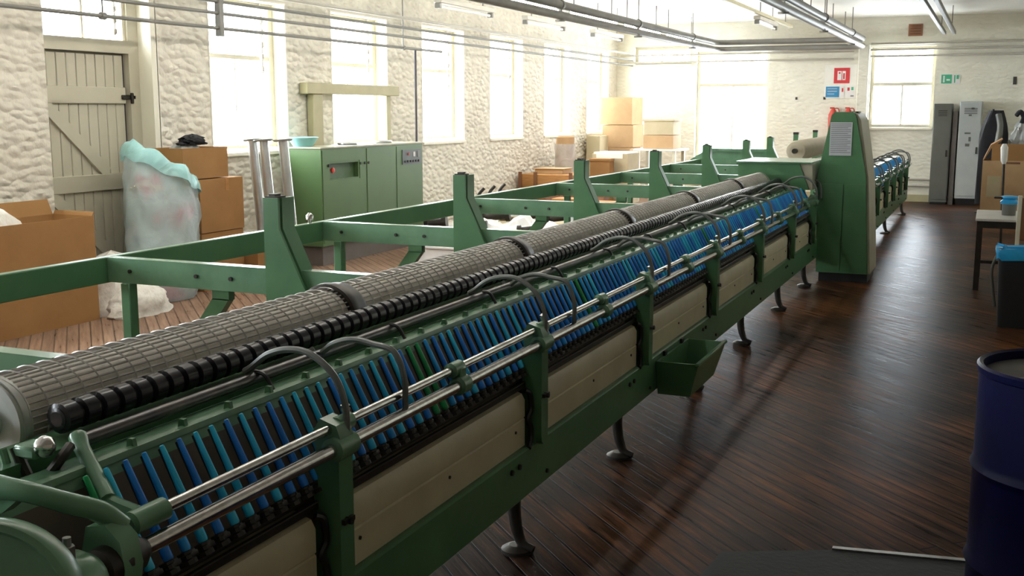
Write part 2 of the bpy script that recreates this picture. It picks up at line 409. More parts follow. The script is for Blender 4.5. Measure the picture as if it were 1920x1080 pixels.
wn = [0]
def left_window(s, e, lo, hi, transom=True):
    wn[0] += 1
    xg = XW-.2
    f = MB()
    fw = .07
    f.box(xg-.05, xg+.04, s+.003, s+fw, lo, hi-.003); f.box(xg-.05, xg+.04, e-fw-.03, e-.003, lo, hi-.003)
    f.box(xg-.05, xg+.04, s+fw, e-fw-.03, hi-fw, hi-.003); f.box(xg-.05, xg+.04, s+fw, e-fw-.03, lo, lo+fw)
    o = struct(f.build('window_%d' % wn[0], 'frame'))
    y0, y1 = s+fw, e-fw-.03
    r = MB().box(xg-.03, xg+.03, y0, y1, 2.235, 2.28)
    r.build('meeting_rail', 'frame', o)
    g = MB().box(xg-.02, xg+.02, (y0+y1)/2-.012, (y0+y1)/2+.012, lo+fw, 2.235)
    g.build('glazing_bar', 'white', o)
    MB().box(xg-.012, xg-.006, y0, y1, lo+fw, hi-fw).build('glass_pane', 'glass', o)
    # reveals and sloped sill (plastered)
    rv = MB()
    rv.box(xg+.04, XW+.004, e-.02, e-.002, lo, hi-.002); rv.box(xg+.04, XW+.004, s+.002, s+.02, lo, hi-.002)
    rv.box(xg+.04, XW+.004, s+.02, e-.02, hi-.02, hi-.002)
    rv.build('window_reveal', 'reveal', o)
    MB().prism([(xg+.04, lo+.045), (XW+.03, lo+.005), (XW+.03, lo-.03), (XW-.0, lo-.03), (XW-.0, lo+.001), (xg+.04, lo+.001)], 'y', s+.003, e-.003).build('window_sill', 'reveal', o)
    # roller-blind cord by the right side
    c = MB(); k = random.uniform(.6, 1.1)
    c.cyl((xg+.06, e-.26, hi-.02), (xg+.06, e-.26, hi-k), .012, n=6)
    for q in range(5):
        zz = hi-.15-q*k*.17
        c.lathe((xg+.06, e-.26, zz), (0,0,-1), [(0,.004),(.02,.025),(.07,.025),(.09,.004)], 8)
    c.build('blind_cord', 'pipe_pale', o)
    portal(xg-.08, (s+e)/2, (lo+hi)/2, e-s, hi-lo, 1, 0)
    return o
for s in win_starts: left_window(s, s+1.33, SILL, HEAD)
# windows behind the camera side of the same wall
for s in behind: left_window(s, s+1.33, SILL, HEAD)

# plank door in its recess with a glazed transom above
def plank_door():
    y0, y1 = 6.9, 8.25
    xd = XW-.2
    fr = MB()
    fr.box(xd-.06, xd+.05, y0+.003, 6.98, 0, 2.857); fr.box(xd-.06, xd+.05, 8.03, 8.16, 0, 2.857)
    fr.box(xd-.06, xd+.05, 6.98, 8.03, 2.215, 2.33); fr.box(xd-.06, xd+.05, 6.98, 8.03, 2.79, 2.857)
    o = struct(fr.build('door_1', 'doorpaint'))
    bd = MB(); n = 9; wy = (8.005-6.985)/n
    for i in range(n):
        a = 6.985+i*wy; bd.box(xd-.035, xd-.002, a+.003, a+wy-.003, .02, 2.2, .006)
    bd.box(xd-.04, xd-.03, 6.985, 8.005, .02, 2.2)
    lf = bd.build('door_leaf', 'doorpaint', o)
    for z0, z1 in ((1.76, 1.91), (.98, 1.13), (.2, .36)):
        MB().box(xd-.002, xd+.028, 6.995, 7.995, z0, z1, .006).build('ledge_board', 'doorpaint', lf)
    def brace(za, zb):                        # from upper left (near) to lower right
        ya, yb = 7.05, 7.72
        d = Vector((0, yb-ya, zb-za)).normalized(); p = Vector((0, -d.z, d.y))*.055
        q = [(ya-p.y, za-p.z), (yb-p.y, zb-p.z), (yb+p.y, zb+p.z), (ya+p.y, za+p.z)]
        MB().prism(q, 'x', xd-.002, xd+.024).build('brace_board', 'doorpaint', lf)
    brace(1.74, 1.14); brace(.97, .38)
    lt = MB().box(xd+.028, xd+.05, 7.93, 8.1, 1.80, 1.84, .005).box(xd+.05, xd+.075, 8.02, 8.05, 1.76, 1.86, .005)
    lt.build('door_latch', 'dark', lf)
    for z in (1.80,): MB().box(xd+.028, xd+.036, 7.0, 7.35, z-.02, z+.02).build('strap_hinge', 'doorpaint', lf)
    MB().box(xd-.05, xd-.02, 8.004, 8.03, .02, 2.2).build('door_gap', 'gap', o)
    MB().box(xd-.06, xd-.0455, 6.97, 8.04, .0, 2.3).build('door_backing', 'doorpaint', o)
    MB().box(XW-.15, XW+.004, 8.23, 8.248, 0, 2.857).box(xd+.05, XW+.004, 8.16, 8.24, 0, 2.857).build('door_reveal', 'reveal', o)
    w1 = MB().box(xd-.03, xd+.02, 7.5, 7.525, 2.33, 2.79)
    wn[0] += 1
    wo = struct(MB().box(xd-.045, xd+.03, 6.983, 7.02, 2.332, 2.788).box(xd-.045, xd+.03, 7.99, 8.027, 2.332, 2.788).build('window_%d' % wn[0], 'frame'))
    w1.build('glazing_bar', 'frame', wo)
    MB().box(xd-.012, xd-.006, 7.02, 7.99, 2.33, 2.79).build('glass_pane', 'glass', wo)
    c = MB().cyl((xd+.06, 7.86, 2.78), (xd+.06, 7.86, 2.38), .012, n=6)
    for q in range(4): c.lathe((xd+.06, 7.86, 2.74-q*.1), (0,0,-1), [(0,.004),(.015,.022),(.05,.022),(.07,.004)], 8)
    c.build('blind_cord', 'pipe_pale', wo)
    portal(xd-.1, 7.5, 2.56, 1.0, .45, 1, 0)
plank_door()

def far_window(x0, x1, z0, z1, rails, bars):
    wn[0] += 1
    yg = YF+.16; fw = .06
    f = MB().box(x0+.002, x0+fw, yg-.04, yg+.04, z0, z1).box(x1-fw, x1-.002, yg-.04, yg+.04, z0, z1)
    f.box(x0+fw, x1-fw, yg-.04, yg+.04, z0+.002, z0+fw).box(x0+fw, x1-fw, yg-.04, yg+.04, z1-fw, z1-.002)
    o = struct(f.build('window_%d' % wn[0], 'frame'))
    for z in rails: MB().box(x0+fw, x1-fw, yg-.03, yg+.03, z-.03, z+.03).build('meeting_rail', 'frame', o)
    for x, za, zb in bars: MB().box(x-.02, x+.02, yg-.025, yg+.025, za, zb).build('glazing_bar', 'white', o)
    MB().box(x0+fw, x1-fw, yg+.005, yg+.011, z0+fw, z1-fw).build('glass_pane', 'glass', o)
    MB().box(x0+.003, x1-.003, YF-.06, YF+.12, z0-.035, z0+.0).build('window_sill', 'reveal', o)
    portal((x0+x1)/2, YF+.3, (z0+z1)/2, x1-x0, z1-z0, 0, -1)
    return o
far_window(-6.85, -5.65, 2.62, 2.98, (), ((-6.3, 2.68, 2.92),))
far_window(-5.55, -4.1, .25, 2.86, (2.2,), ((-4.82, .31, 2.17),))
far_window(-2.2, -1.05, 1.38, 2.88, (2.19,), ((-1.62, 1.44, 2.16),))

# khaki timber post and cross board standing against the third bay
t = empty('timber_frame', (XW+.06, 10.7, 0), 'khaki painted timber post and cross board against the wall above the green cabinet', 'frame')
MB().box(XW+.01, XW+.12, 10.52, 12.62, 1.885, 2.01, .008).build('cross_board', 'khaki', t)
MB().box(XW+.012, XW+.10, 10.66, 10.86, .0, 1.885, .008).build('post', 'khaki', t)
MB().box(XW+.012, XW+.08, 12.36, 12.46, .0, 1.885, .008).build('post', 'khaki', t)

# ------------------------------------------------------------------ pipes and lights under the ceiling
def pipe_run(name, pts, r, material, label, cat='pipe', group=None, hang=()):
    o = empty(name, pts[0], label, cat, group)
    MB().tube(pts, r, 10).build('pipe_length', material, o)
    for p in hang:
        MB().cyl(p, (p[0], p[1], ZC), .008, n=6).build('hanger_rod', 'pipe', o)
        MB().cyl((p[0], p[1]-.025, p[2]), (p[0], p[1]+.025, p[2]), r+.014, n=12).build('hanger_clip', 'pipe', o)
    return o
XP = -6.85
hy = [7.2, 8.72, 12.3, 16.2, 19.6]
pipe_run('conduit', [(XP,YB+.2,2.475),(XP,13.35,2.475)], .017, 'pipe', 'lowest of four thin grey conduits along the window wall, ending above the fourth window', 'conduit', hang=[(XP,y,2.475) for y in hy[:3]])
pipe_run('conduit', [(XP,YB+.2,2.63),(XP,YF-.1,2.60)], .017, 'pipe', 'second thin grey conduit up from the bottom along the window wall', 'conduit')
pipe_run('conduit', [(XP,YB+.2,2.74),(XP,YF-.1,2.71)], .017, 'pipe', 'third thin grey conduit up from the bottom along the window wall', 'conduit')
pipe_run('conduit', [(XP,YB+.2,2.86),(XP,YF-.1,2.83)], .02, 'pipe_pale', 'topmost pale conduit along the window wall', 'conduit')
o = empty('conduit_drop', (XP, 12.62, 2.475), 'thin dark conduit dropping from the wall conduits to the green cabinet', 'conduit')
MB().cyl((XP,12.62,2.46),(XP,12.62,0), .014, n=8).build('pipe_length', 'gap', o)
o = rebase(MB().box(XP-.03, XP+.03, 8.69, 8.75, 2.40, 2.95).build('conduit_bracket', 'pipe'), (XP, 8.72, 2.40)); tag(o, 'dark upright bracket carrying the wall conduits between door and first tall window', 'bracket')

LO, HI = 2.87, 3.0
xa, xb, yp = -5.05, -2.3, 21.6
for z, nm in ((LO, 'lower'), (HI, 'upper')):
    e = .22
    pts = [(xa, YB+.3, z), (xa, yp-e, z), (xa+.06, yp-.06, z), (xa+e, yp, z), (xb-e, yp, z), (xb-.06, yp-.06, z), (xb, yp-e, z), (xb, YB+.3, z)]
    pipe_run('heating_pipe', pts, .052, 'pipe', nm+' fat grey heating pipe looping under the ceiling along the far end', 'pipe', 'fat heating pipes under the ceiling',
             hang=[(x, y, z) for x in (xa, xb) for y in ((6.5, 9.8, 13.1, 16.4, 19.7) if nm == 'upper' else ())])
for y in (9.8, 13.1, 16.4, 19.7):
    for x in (xa, xb):
        o = rebase(MB().box(x-.012, x+.012, y-.03, y+.03, LO-.07, HI+.07).box(x-.06, x+.06, y-.02, y+.02, LO-.075, LO-.05).build('pipe_bracket', 'pipe'), (x, y, LO-.07))
        tag(o, 'small grey bracket clamped across a pair of fat heating pipes under the ceiling', 'bracket', 'brackets on the heating pipes')
o = empty('duct_drop', (-2.3, 21.9, 1.2), 'cream boxed pipe running down the far wall beside the right window', 'pipe')
MB().box(-2.42, -2.22, 21.86, 21.99, .2, 2.93, .02).build('boxed_casing', 'wall_far', o)
for k, z in enumerate((2.93, 2.82, 2.70)):
    pipe_run('conduit', [(-2.2,21.9,z),(.42,21.9,z),(.5,21.8,z),(.5,18,z)], .022, 'pipe_pale', ('topmost','middle','lowest')[k]+' of three pale conduits above the right far window', 'conduit')
for k, z in enumerate((2.80, 2.66)):
    pipe_run('conduit', [(XW+.1,21.9,z),(-2.5,21.9,z)], .018, 'pipe_pale', ('upper','lower')[k]+' thin pale conduit along the far wall left of the boxed pipe', 'conduit')
for k, z in enumerate((.42, .30)):
    pipe_run('conduit', [(-2.2,21.93,z),(-1.02,21.93,z)], .02, 'pipe_pale', ('upper','lower')[k]+' pale pipe low on the far wall beside the dark locker', 'pipe')

def batten(x, y0, y1, z, label, dark='khaki'):
    o = empty('fluorescent_light', (x, (y0+y1)/2, z), label, 'light', 'fluorescent battens under the ceiling')
    MB().box(x-.05, x+.05, y0, y1, z, z+.06, .008).build('light_body', 'pipe_pale', o)
    MB().cyl((x, y0+.05, z-.035), (x, y1-.05, z-.035), .016, n=10).build('light_tube', 'white', o)
    for y in (y0, y1):
        MB().box(x-.035, x+.035, y, y+(.05 if y == y0 else -.05), z-.06, z, .006).build('end_cap', 'pipe', o)
    for y in (y0+.25, y1-.25): MB().cyl((x, y, z+.06), (x, y, ZC), .008, n=6).build('hanger_rod', 'pipe', o)
for _n, _s in (('fill_lamp_left', 10), ('fill_lamp_right', 9)):  # glowing tubes of the added fill battens, one strength per row
    M[_n] = bpy.data.materials.new('fill_fluorescent_tube'); M[_n].use_nodes = True
    _b = M[_n].node_tree.nodes['Principled BSDF']
    _b.inputs['Base Color'].default_value = (.9,.9,.88,1); _b.inputs['Emission Color'].default_value = (1.0,.96,.88,1); _b.inputs['Emission Strength'].default_value = _s
def fill_batten(x, y0, y1, z, label, grp):  # added battens, brightening wall, floor and headstock where daylight falls short
    o = empty('added_fluorescent_light', (x, (y0+y1)/2, z), label, 'light', grp)
    MB().box(x-.045, x+.045, y0, y1, z, z+.06, .008).build('light_body', 'white', o)
    MB().cyl((x, y0+.04, z-.035), (x, y1-.04, z-.035), .019, n=10).build('light_tube', 'fill_lamp_left' if x < -4 else 'fill_lamp_right', o)
    for y in (y0, y1): MB().box(x-.03, x+.03, y, y+(.04 if y == y0 else -.04), z-.06, z, .006).build('end_cap', 'white', o)
    for y in (y0+.25, y1-.25): MB().cyl((x, y, z+.06), (x, y, ZC), .008, n=6).build('hanger_rod', 'pipe', o)
for k in range(8): fill_batten(-5.28, 2.2+k*2.35, 4.3+k*2.35, 3.02, 'added white fluorescent batten for fill light, beside the left pair of fat heating pipes', 'added fill battens by the left heating pipes')
for k in range(8): fill_batten(-2.52, 2.2+k*2.35, 4.3+k*2.35, 3.02, 'added white fluorescent batten for fill light, beside the right pair of fat heating pipes', 'added fill battens by the right heating pipes')
rows = [(-5.95, 2.92, 'window side row'), (-3.25, 2.98, 'middle row')]
for (x, y0, y1, z, lab) in [
    (-6.0, 8.6, 10.3, 2.93, 'nearest grey batten light in the row beside the windows'),
    (-6.0, 11.6, 13.1, 2.93, 'second grey batten light in the row beside the windows'),
    (-6.0, 14.2, 15.7, 2.93, 'third grey batten light in the row beside the windows'),
    (-6.0, 17.0, 18.5, 2.93, 'farthest grey batten light in the row beside the windows'),
    (-3.3, 11.0, 12.5, 3.02, 'grey batten light under the middle trunking, nearer of two'),
    (-3.3, 16.6, 18.1, 3.02, 'grey batten light under the middle trunking near the far wall'),
    ]: batten(x, y0, y1, z, lab)
o = empty('light_trunking', (-3.3, 14, 3.1), 'thin brown trunking carrying the middle row of lights', 'trunking')
MB().box(-3.33, -3.27, 4, 19.6, 3.10, 3.15, .005).build('trunking_length', 'khaki', o)
for y in (7, 11, 15, 19): MB().cyl((-3.3,y,3.15), (-3.3,y,ZC), .008, n=6).build('hanger_rod', 'pipe', o)
for x in (-.90, -.74):
    o = rebase(MB().box(x-.03, x+.03, 6, 21.2, 3.02, 3.08, .006).build('light_trunking', 'pipe'), (x, 6, 3.02))
    tag(o, ('left' if x < -.8 else 'right')+' one of two grey rails hung from the ceiling above the lockers', 'trunking')
    for y in (8, 14, 20): MB().cyl((x,y,3.08), (x,y,ZC), .008, n=6).build('hanger_rod', 'pipe', o)

# ------------------------------------------------------------------ spinning mule: carriage
SP = .058
def make_carriage(dx, y0, y1, posts, feet, label, clamps, near_end, yt):
    t = empty('mule_carriage', (dx-1.6, (y0+y1)/2, 0), label, 'spinning machine')
    X = lambda x: x+dx
    b = MB().box(X(-1.66), X(-1.55), y0, y1, .235, .43, .008)
    beam = b.build('bottom_beam', 'green', t)
    bl = MB()
    for p in posts:
        for q in (-.30, -.23):
            bl.cyl((X(-1.552), p+q+.05, .385+q*.02), (X(-1.541), p+q+.05, .385+q*.02), .011, n=8)
        bl.cyl((X(-1.552), p+.1, .28), (X(-1.541), p+.1, .28), .009, n=8)
    bl.build('beam_bolts', 'dark', beam)
    # cream panels between the posts
    edges = [y0-.0] + list(posts) + [y1]
    for i in range(len(edges)-1):
        a, c = edges[i]+(.07 if i else 0), edges[i+1]-.07
        if c-a < .15: continue
        p = MB().prism([(X(-1.600),.432), (X(-1.572),.432), (X(-1.572),.535), (X(-1.577),.54), (X(-1.572),.545), (X(-1.572),.61), (X(-1.585),.634), (X(-1.64),.652), (X(-1.64),.64), (X(-1.60),.61)], 'y', a, c)
        p = p.build('apron_panel', 'cream', t)
        sc = MB()
        for q in (.06, .5, .93): sc.cyl((X(-1.573), a+(c-a)*q, .505), (X(-1.568), a+(c-a)*q, .505), .006, n=8)
        sc.build('panel_screws', 'dark', p)
        if i < len(edges)-2:
            cl = MB().tube(catmull([(X(-1.575),c+.005,.645), (X(-1.562),c+.022,.63), (X(-1.56),c+.03,.57), (X(-1.566),c+.012,.535), (X(-1.56),c+.026,.50), (X(-1.558),c+.024,.45), (X(-1.552),c-.01,.425)], 5), .011, 8)
            cl.build('panel_catch', 'black', t)
    # dark ledge, spindle rail, brown back sheet, green top strip
    MB().box(X(-1.70), X(-1.64), y0, y1, .655, .675).box(X(-1.60), X(-1.585), y0, y1, .648, .672, .003).build('ledge_rail', 'dark', t)
    MB().box(X(-1.70), X(-1.66), y0, y1, .43, .66).build('inner_apron', 'brown', t)
    MB().box(X(-1.68), X(-1.60), y0, y1, .676, .70, .004).build('spindle_rail', 'dark', t)
    MB().prism([(X(-1.64),.70), (X(-1.634),.70), (X(-1.744),.93), (X(-1.752),.93)], 'y', y0, y1).build('back_sheet', 'brown', t)
    gs = MB().prism([(X(-1.752),.90), (X(-1.732),.905), (X(-1.742),.928), (X(-1.755),.938), (X(-1.80),.945), (X(-1.835),.935), (X(-1.835),.90)], 'y', y0, y1)
    gs.prism([(X(-1.748),.937), (X(-1.738),.93), (X(-1.742),.944), (X(-1.756),.947)], 'y', y0, y1)
    gs.build('top_rail', 'green_light', t)
    lp = None; y = yt+.3
    while y < y1-.05 and dx == 0:
        if lp is None: lp = MB().prism([(X(-1.77),.935),(X(-1.745),.935),(X(-1.75),.962),(X(-1.765),.962)], 'y', y-.006, y+.006).build('guide_lug', 'green', t); ly = y
        else: q = lp.copy(); COL.objects.link(q); q.parent = t; q.location = (0, y-ly, 0)
        y += SP*3
    # rods
    MB().cyl((X(-1.53), yt+.06, .822), (X(-1.53), y1+.05, .822), .019, n=16).build('front_rod', 'chrome', t)
    MB().cyl((X(-1.55), yt+.06, .873), (X(-1.55), y1+.05, .873), .0135, n=14).build('rear_rod', 'chrome', t)
    rd = MB().cyl((X(-1.822), yt+.20, .972), (X(-1.822), y1, .972), .0165, n=14).build('guide_rod', 'gun', t)
    hk = None; y = yt+.85
    while y < y1 and dx == 0:
        if hk is None: hk = MB().tube(catmull([(X(-1.822),y,.990),(X(-1.79),y,.982),(X(-1.765),y,.945),(X(-1.735),y-.015,.905)],4), .006, 6).build('rod_hook', 'black', t); ky = y
        else: q = hk.copy(); COL.objects.link(q); q.parent = t; q.location = (0, y-ky, 0)
        y += .74
    # posts with clamps, hoops
    for p in posts:
        ps = MB()
        w = .034
        ps.prism([(p-w,.80), (p-w,.47), (p-w*.8,.44), (p-w*.3,.425), (p+w*.3,.425), (p+w*.8,.44), (p+w,.47), (p+w,.80)], 'x', X(-1.585), X(-1.518))
        ps.box(X(-1.60), X(-1.545), p-w*.9, p+w*.9, .43, .80)
        po = ps.build('rod_post', 'green', t)
        MB().box(X(-1.516), X(-1.505), p-.03, p+.02, .615, .628).cyl((X(-1.52),p-.005,.62), (X(-1.498),p-.005,.62), .010, n=8).build('post_bolt', 'dark', po)
        c = MB()
        c.lathe((X(-1.53), p-.05, .822), (0,1,0), [(0,.021),(.005,.033),(.095,.033),(.10,.021)], 18)
        c.prism([(X(-1.585),.79),(X(-1.515),.79),(X(-1.505),.83),(X(-1.525),.885),(X(-1.575),.90),(X(-1.60),.86)], 'y', p-.032, p+.032)
        c.lathe((X(-1.55), p+.0, .873), (0,1,0), [(0,.015),(.004,.024),(.07,.024),(.075,.015)], 14)
        c.build('rod_clamp', 'green_light', t)
        MB().lathe((X(-1.548), p+.05, .898), (0,0,1), [(0,.006),(.01,.014),(.022,.014),(.028,.006)], 10).build('clamp_nut', 'chrome', t)
        for off, ap in ((.02, 1.065), (.34, 1.03)):
            yy = p+off
            h = MB().tube(catmull([(X(-1.525),yy,.84), (X(-1.528),yy,.93), (X(-1.56),yy,1.005), (X(-1.63),yy,ap-.008), (X(-1.70),yy,ap), (X(-1.77),yy,ap-.02), (X(-1.825),yy,ap-.06), (X(-1.85),yy,.99)], 5), .0095, 8)
            h.build('yarn_guard_hoop', 'hoop', t)
    for c_ in clamps:
        c = MB().lathe((X(-1.53), c_-.035, .822), (0,1,0), [(0,.02),(.006,.031),(.06,.031),(.07,.02)], 16)
        c.lathe((X(-1.55), c_-.045, .873), (0,1,0), [(0,.014),(.006,.025),(.07,.025),(.08,.014)], 14)
        c.box(X(-1.555), X(-1.52), c_-.02, c_+.02, .815, .88, .004)
        c.build('rod_collar', 'green_light', t)
    # cast feet
    for y in feet:
        L = MB().tube(catmull([(X(-1.615),y,.25), (X(-1.612),y,.17), (X(-1.60),y,.09), (X(-1.575),y,.035), (X(-1.53),y,.018)],5), [.03,.03,.029,.028,.027,.026,.026,.025,.025,.024,.024,.023,.022,.021,.02,.019,.019,.018,.018,.017,.016], 10)
        L.lathe((X(-1.60), y, 0), (0,0,1), [(0,.062),(.015,.062),(.025,.045),(.03,.03)], 16)
        L.build('cast_foot', 'dark', t)
        L2 = MB().cyl((X(-1.63),y,.25), (X(-1.75),y,.43), .02, n=8).build('foot_stay', 'dark', t)
    # spindles
    ns = int((y1-yt-.12)/SP)
    proto = None; rest = MB()
    def spindle_mb(y):
        return MB().lathe((X(-1.588), y, .70), (-.46*.0-.11, 0, .215), [(-.004,.021),(.006,.021),(.009,.012),(.018,.012),(.02,.017),(.026,.017),(.028,.005),(.262,.0035)], 8)
    for i in range(ns):
        y = yt+.10+i*SP
        if i < (100 if near_end else 30):
            if proto is None: proto = spindle_mb(y).build('spindle', 'dark', t); py = y
            else:
                q = proto.copy(); COL.objects.link(q); q.parent = t; q.location = (0, y-py, 0)
        else:
            k = spindle_mb(y); rest.add(k.v, k.f, True)
    if rest.v:
        q = rest.build('spindle', 'dark', t); q['kind'] = 'stuff'
    return t, ns
posts1 = [2.38, 3.80, 5.24, 6.72, 8.20, 9.65, 10.85]
Y0A, Y1A = 1.56, 11.22
carr, nsA = make_carriage(0, .9, Y1A, posts1, [2.35, 3.72, 5.0, 6.45, 7.9, 9.4, 10.8],
    'long green spinning carriage with cream panels and twin steel rods in the foreground', [3.10, 4.55, 6.0, 7.45, 8.9, 10.3], True, Y0A)
posts2 = [12.9, 14.1, 15.3, 16.5, 17.7, 18.9]
carr2, nsB = make_carriage(.30, 12.2, 19.4, posts2, [13.2, 16.0, 19.0],
    'second green spinning carriage beyond the tall green cabinet, with bent grey hoops', [13.5, 14.7, 15.9, 17.1], False, 12.2)

# yarn tubes on the spindles
def tube_mesh(material):
    return MB().lathe((0,0,0), (-.112,0,.222), [(0,.0105),(.004,.0122),(.012,.0122),(.225,.0066),(.238,.0058),(.24,.0035)], 10).mesh('yarn_tube', material)
tm = {k: tube_mesh(k) for k in ('blue','blue_dark','cyan','tgreen')}
def put_tube(i, y, dx, label, kind, group):
    o = bpy.data.objects.new('yarn_tube', tm[kind]); COL.objects.link(o)
    o.location = (-1.5925+dx, y, .729); tag(o, label, 'yarn tube', group)
green_at = {0: 'green yarn tube at the nearest end of the front row', 24: 'nearer of two green yarn tubes side by side after the first hoop pair',
            25: 'farther of two green yarn tubes side by side after the first hoop pair', 51: 'green yarn tube beside the second pair of hoops',
            92: 'single green yarn tube behind the fourth rod post', 122: 'green yarn tube near the far end of the front row'}
for i in range(nsA):
    y = Y0A+.10+i*SP
    if i in green_at: put_tube(i, y, 0, green_at[i], 'tgreen', None)
    else:
        k = ('cyan','cyan','blue','blue','blue_dark')[random.randrange(5)] if i < 22 else ('cyan','blue','blue','blue_dark','blue_dark')[random.randrange(5)]
        lab = {'cyan': 'light blue', 'blue': 'blue', 'blue_dark': 'deep blue'}[k]
        put_tube(i, y, 0, lab+' yarn tube on a spindle of the long front carriage', k, lab+' yarn tubes on the front carriage')
for i in range(nsB):
    put_tube(i, 12.3+i*SP, .30, 'blue yarn tube on the far carriage beyond the tall cabinet', 'blue', 'blue yarn tubes on the far carriage')

# end gear of the carriage at the near left
g = empty('end_gear', (-1.7, 1.45, .7), 'pale green cast arm, lever and clamps at the near end of the carriage', 'machine part')
MB().tube(catmull([(-1.90,1.44,.975),(-1.80,1.44,.985),(-1.72,1.45,.985),(-1.64,1.46,.982),(-1.585,1.50,.955),(-1.555,1.55,.925),(-1.535,1.585,.885)],4), [.034]*4+[.031]*4+[.026,.024,.022,.021]+[.020]*4+[.021]*4+[.022]*5, 12).build('cast_arm', 'green_light', g)
MB().prism([(-2.0,.91),(-1.70,.935),(-1.66,.965),(-1.70,.985),(-2.0,.985)], 'y', 1.445, 1.475).build('arm_web', 'green_light', g)
lv = MB()
lv.tube(catmull([(-1.822,1.765,.985),(-1.79,1.745,.965),(-1.72,1.71,.925),(-1.655,1.675,.892)],5), [.020,.021,.0205,.020,.019,.018,.018,.018,.018,.018,.018,.018,.018,.018,.018,.018], 10)
lv.tube(catmull([(-1.66,1.68,.889),(-1.62,1.672,.885),(-1.585,1.67,.88),(-1.55,1.67,.874)],4), .0155, 8)
lv.build('rocker_lever', 'green_light', g)
MB().lathe((-1.55,1.62,.873), (0,1,0), [(-.0,.016),(.004,.0255),(.10,.0255),(.105,.016)], 16).build('rod_socket', 'green_light', g)
MB().lathe((-1.53,1.50,.822), (0,1,0), [(0,.030),(.01,.042),(.06,.045),(.11,.038),(.135,.022)], 20).build('rod_boss', 'dark', g)
MB().prism([(-1.585,.74),(-1.50,.74),(-1.485,.82),(-1.495,.875),(-1.53,.905),(-1.58,.895),(-1.60,.82)], 'y', 1.535, 1.585).build('boss_plate', 'green_light', g)
MB().lathe((-1.535,1.36,.815), (0,1,0), [(0,.040),(.006,.060),(.05,.066),(.11,.066),(.135,.05)], 24).build('bearing_housing', 'green_light', g)
for dx_, dz_ in ((-.045,.015),(.022,-.008)):
    MB().lathe((-1.53+dx_,1.325,.815+dz_), (0,1,0), [(0,.014),(.005,.030),(.036,.032),(.042,.026)], 14).build('bearing_cap', 'dark', g)
for dx_,dy_ in ((-.05,1.41),(.015,1.43)):
    MB().cyl((-1.535+dx_,dy_,.87), (-1.535+dx_,dy_,.905), .014, n=6).cyl((-1.535+dx_,dy_,.905), (-1.535+dx_,dy_,.922), .008, n=8).build('stud_nut', 'steel', g)
MB().tube(catmull([(-1.885,1.65,.985),(-1.865,1.65,.945),(-1.845,1.65,.915),(-1.825,1.65,.908),(-1.80,1.66,.935),(-1.785,1.68,.965),(-1.80,1.72,.978)],5), .012, 8).build('rod_fork', 'dark', g)
MB().tube(catmull([(-1.90,1.63,.985),(-1.885,1.63,.94),(-1.865,1.63,.90)],4), .009, 8).build('fork_rib', 'green_light', g)
MB().box(-1.885,-1.82,1.64,1.70,.965,.992,.006).build('arm_bracket', 'green_light', g)
MB().lathe((-1.825,1.655,.992), (1,.2,.1), [(0,.006),(.006,.020),(.018,.025),(.032,.020),(.040,.006)], 16).build('polished_knob', 'chrome', g)
wl = empty('hand_wheel', (-1.60, 1.25, .80), 'green round wheel at the bottom left corner beside the cast arm', 'wheel')
c0 = Vector((-1.575,1.28,.815)); ax = Vector((.42,-.82,.25)).normalized()
MB().lathe(c0, ax, [(-.05,.160),(-.04,.176),(.016,.178),(.024,.172),(.026,.160),(.016,.154),(.016,.05),(.04,.045),(.045,.02)], 56).build('wheel_disc', 'green_light', wl)
MB().cyl(c0-ax*.05, c0-ax*.22, .022, n=12).build('wheel_shaft', 'dark', wl)

# green waste tray hung on the beam
o = empty('waste_tray', (-1.42, 5.8, .2), 'small open green metal tray hung on the carriage beam', 'tray')
bt = [(-1.545,5.48),(-1.37,5.48),(-1.37,6.02),(-1.545,6.02)]; tp = [(-1.545,5.44),(-1.32,5.44),(-1.32,6.08),(-1.545,6.08)]
mb = MB(); v = [(x,y,.215) for x,y in bt]+[(x,y,.40) for x,y in tp]+[(x*1.0+(.012 if x<-1.5 else -.012),y+(.012 if y<5.8 else -.012),.40) for x,y in tp]+[(x+(.012 if x<-1.5 else -.012),y+(.012 if y<5.8 else -.012),.228) for x,y in bt]
fs = [(0,3,2,1)]+[(i,(i+1)%4,4+(i+1)%4,4+i) for i in range(4)]+[(4+i,4+(i+1)%4,8+(i+1)%4,8+i) for i in range(4)]+[(8+i,8+(i+1)%4,12+(i+1)%4,12+i) for i in range(4)]+[(12,13,14,15)]
mb.add(v, fs).build('tray_body', 'green', o)
MB().box(-1.335,-1.313,5.43,6.09,.392,.408,.003).build('rolled_rim', 'green', o)
for y in (5.60, 5.95): MB().box(-1.549,-1.535,y-.02,y+.02,.38,.425).build('hanging_hook', 'dark', o)

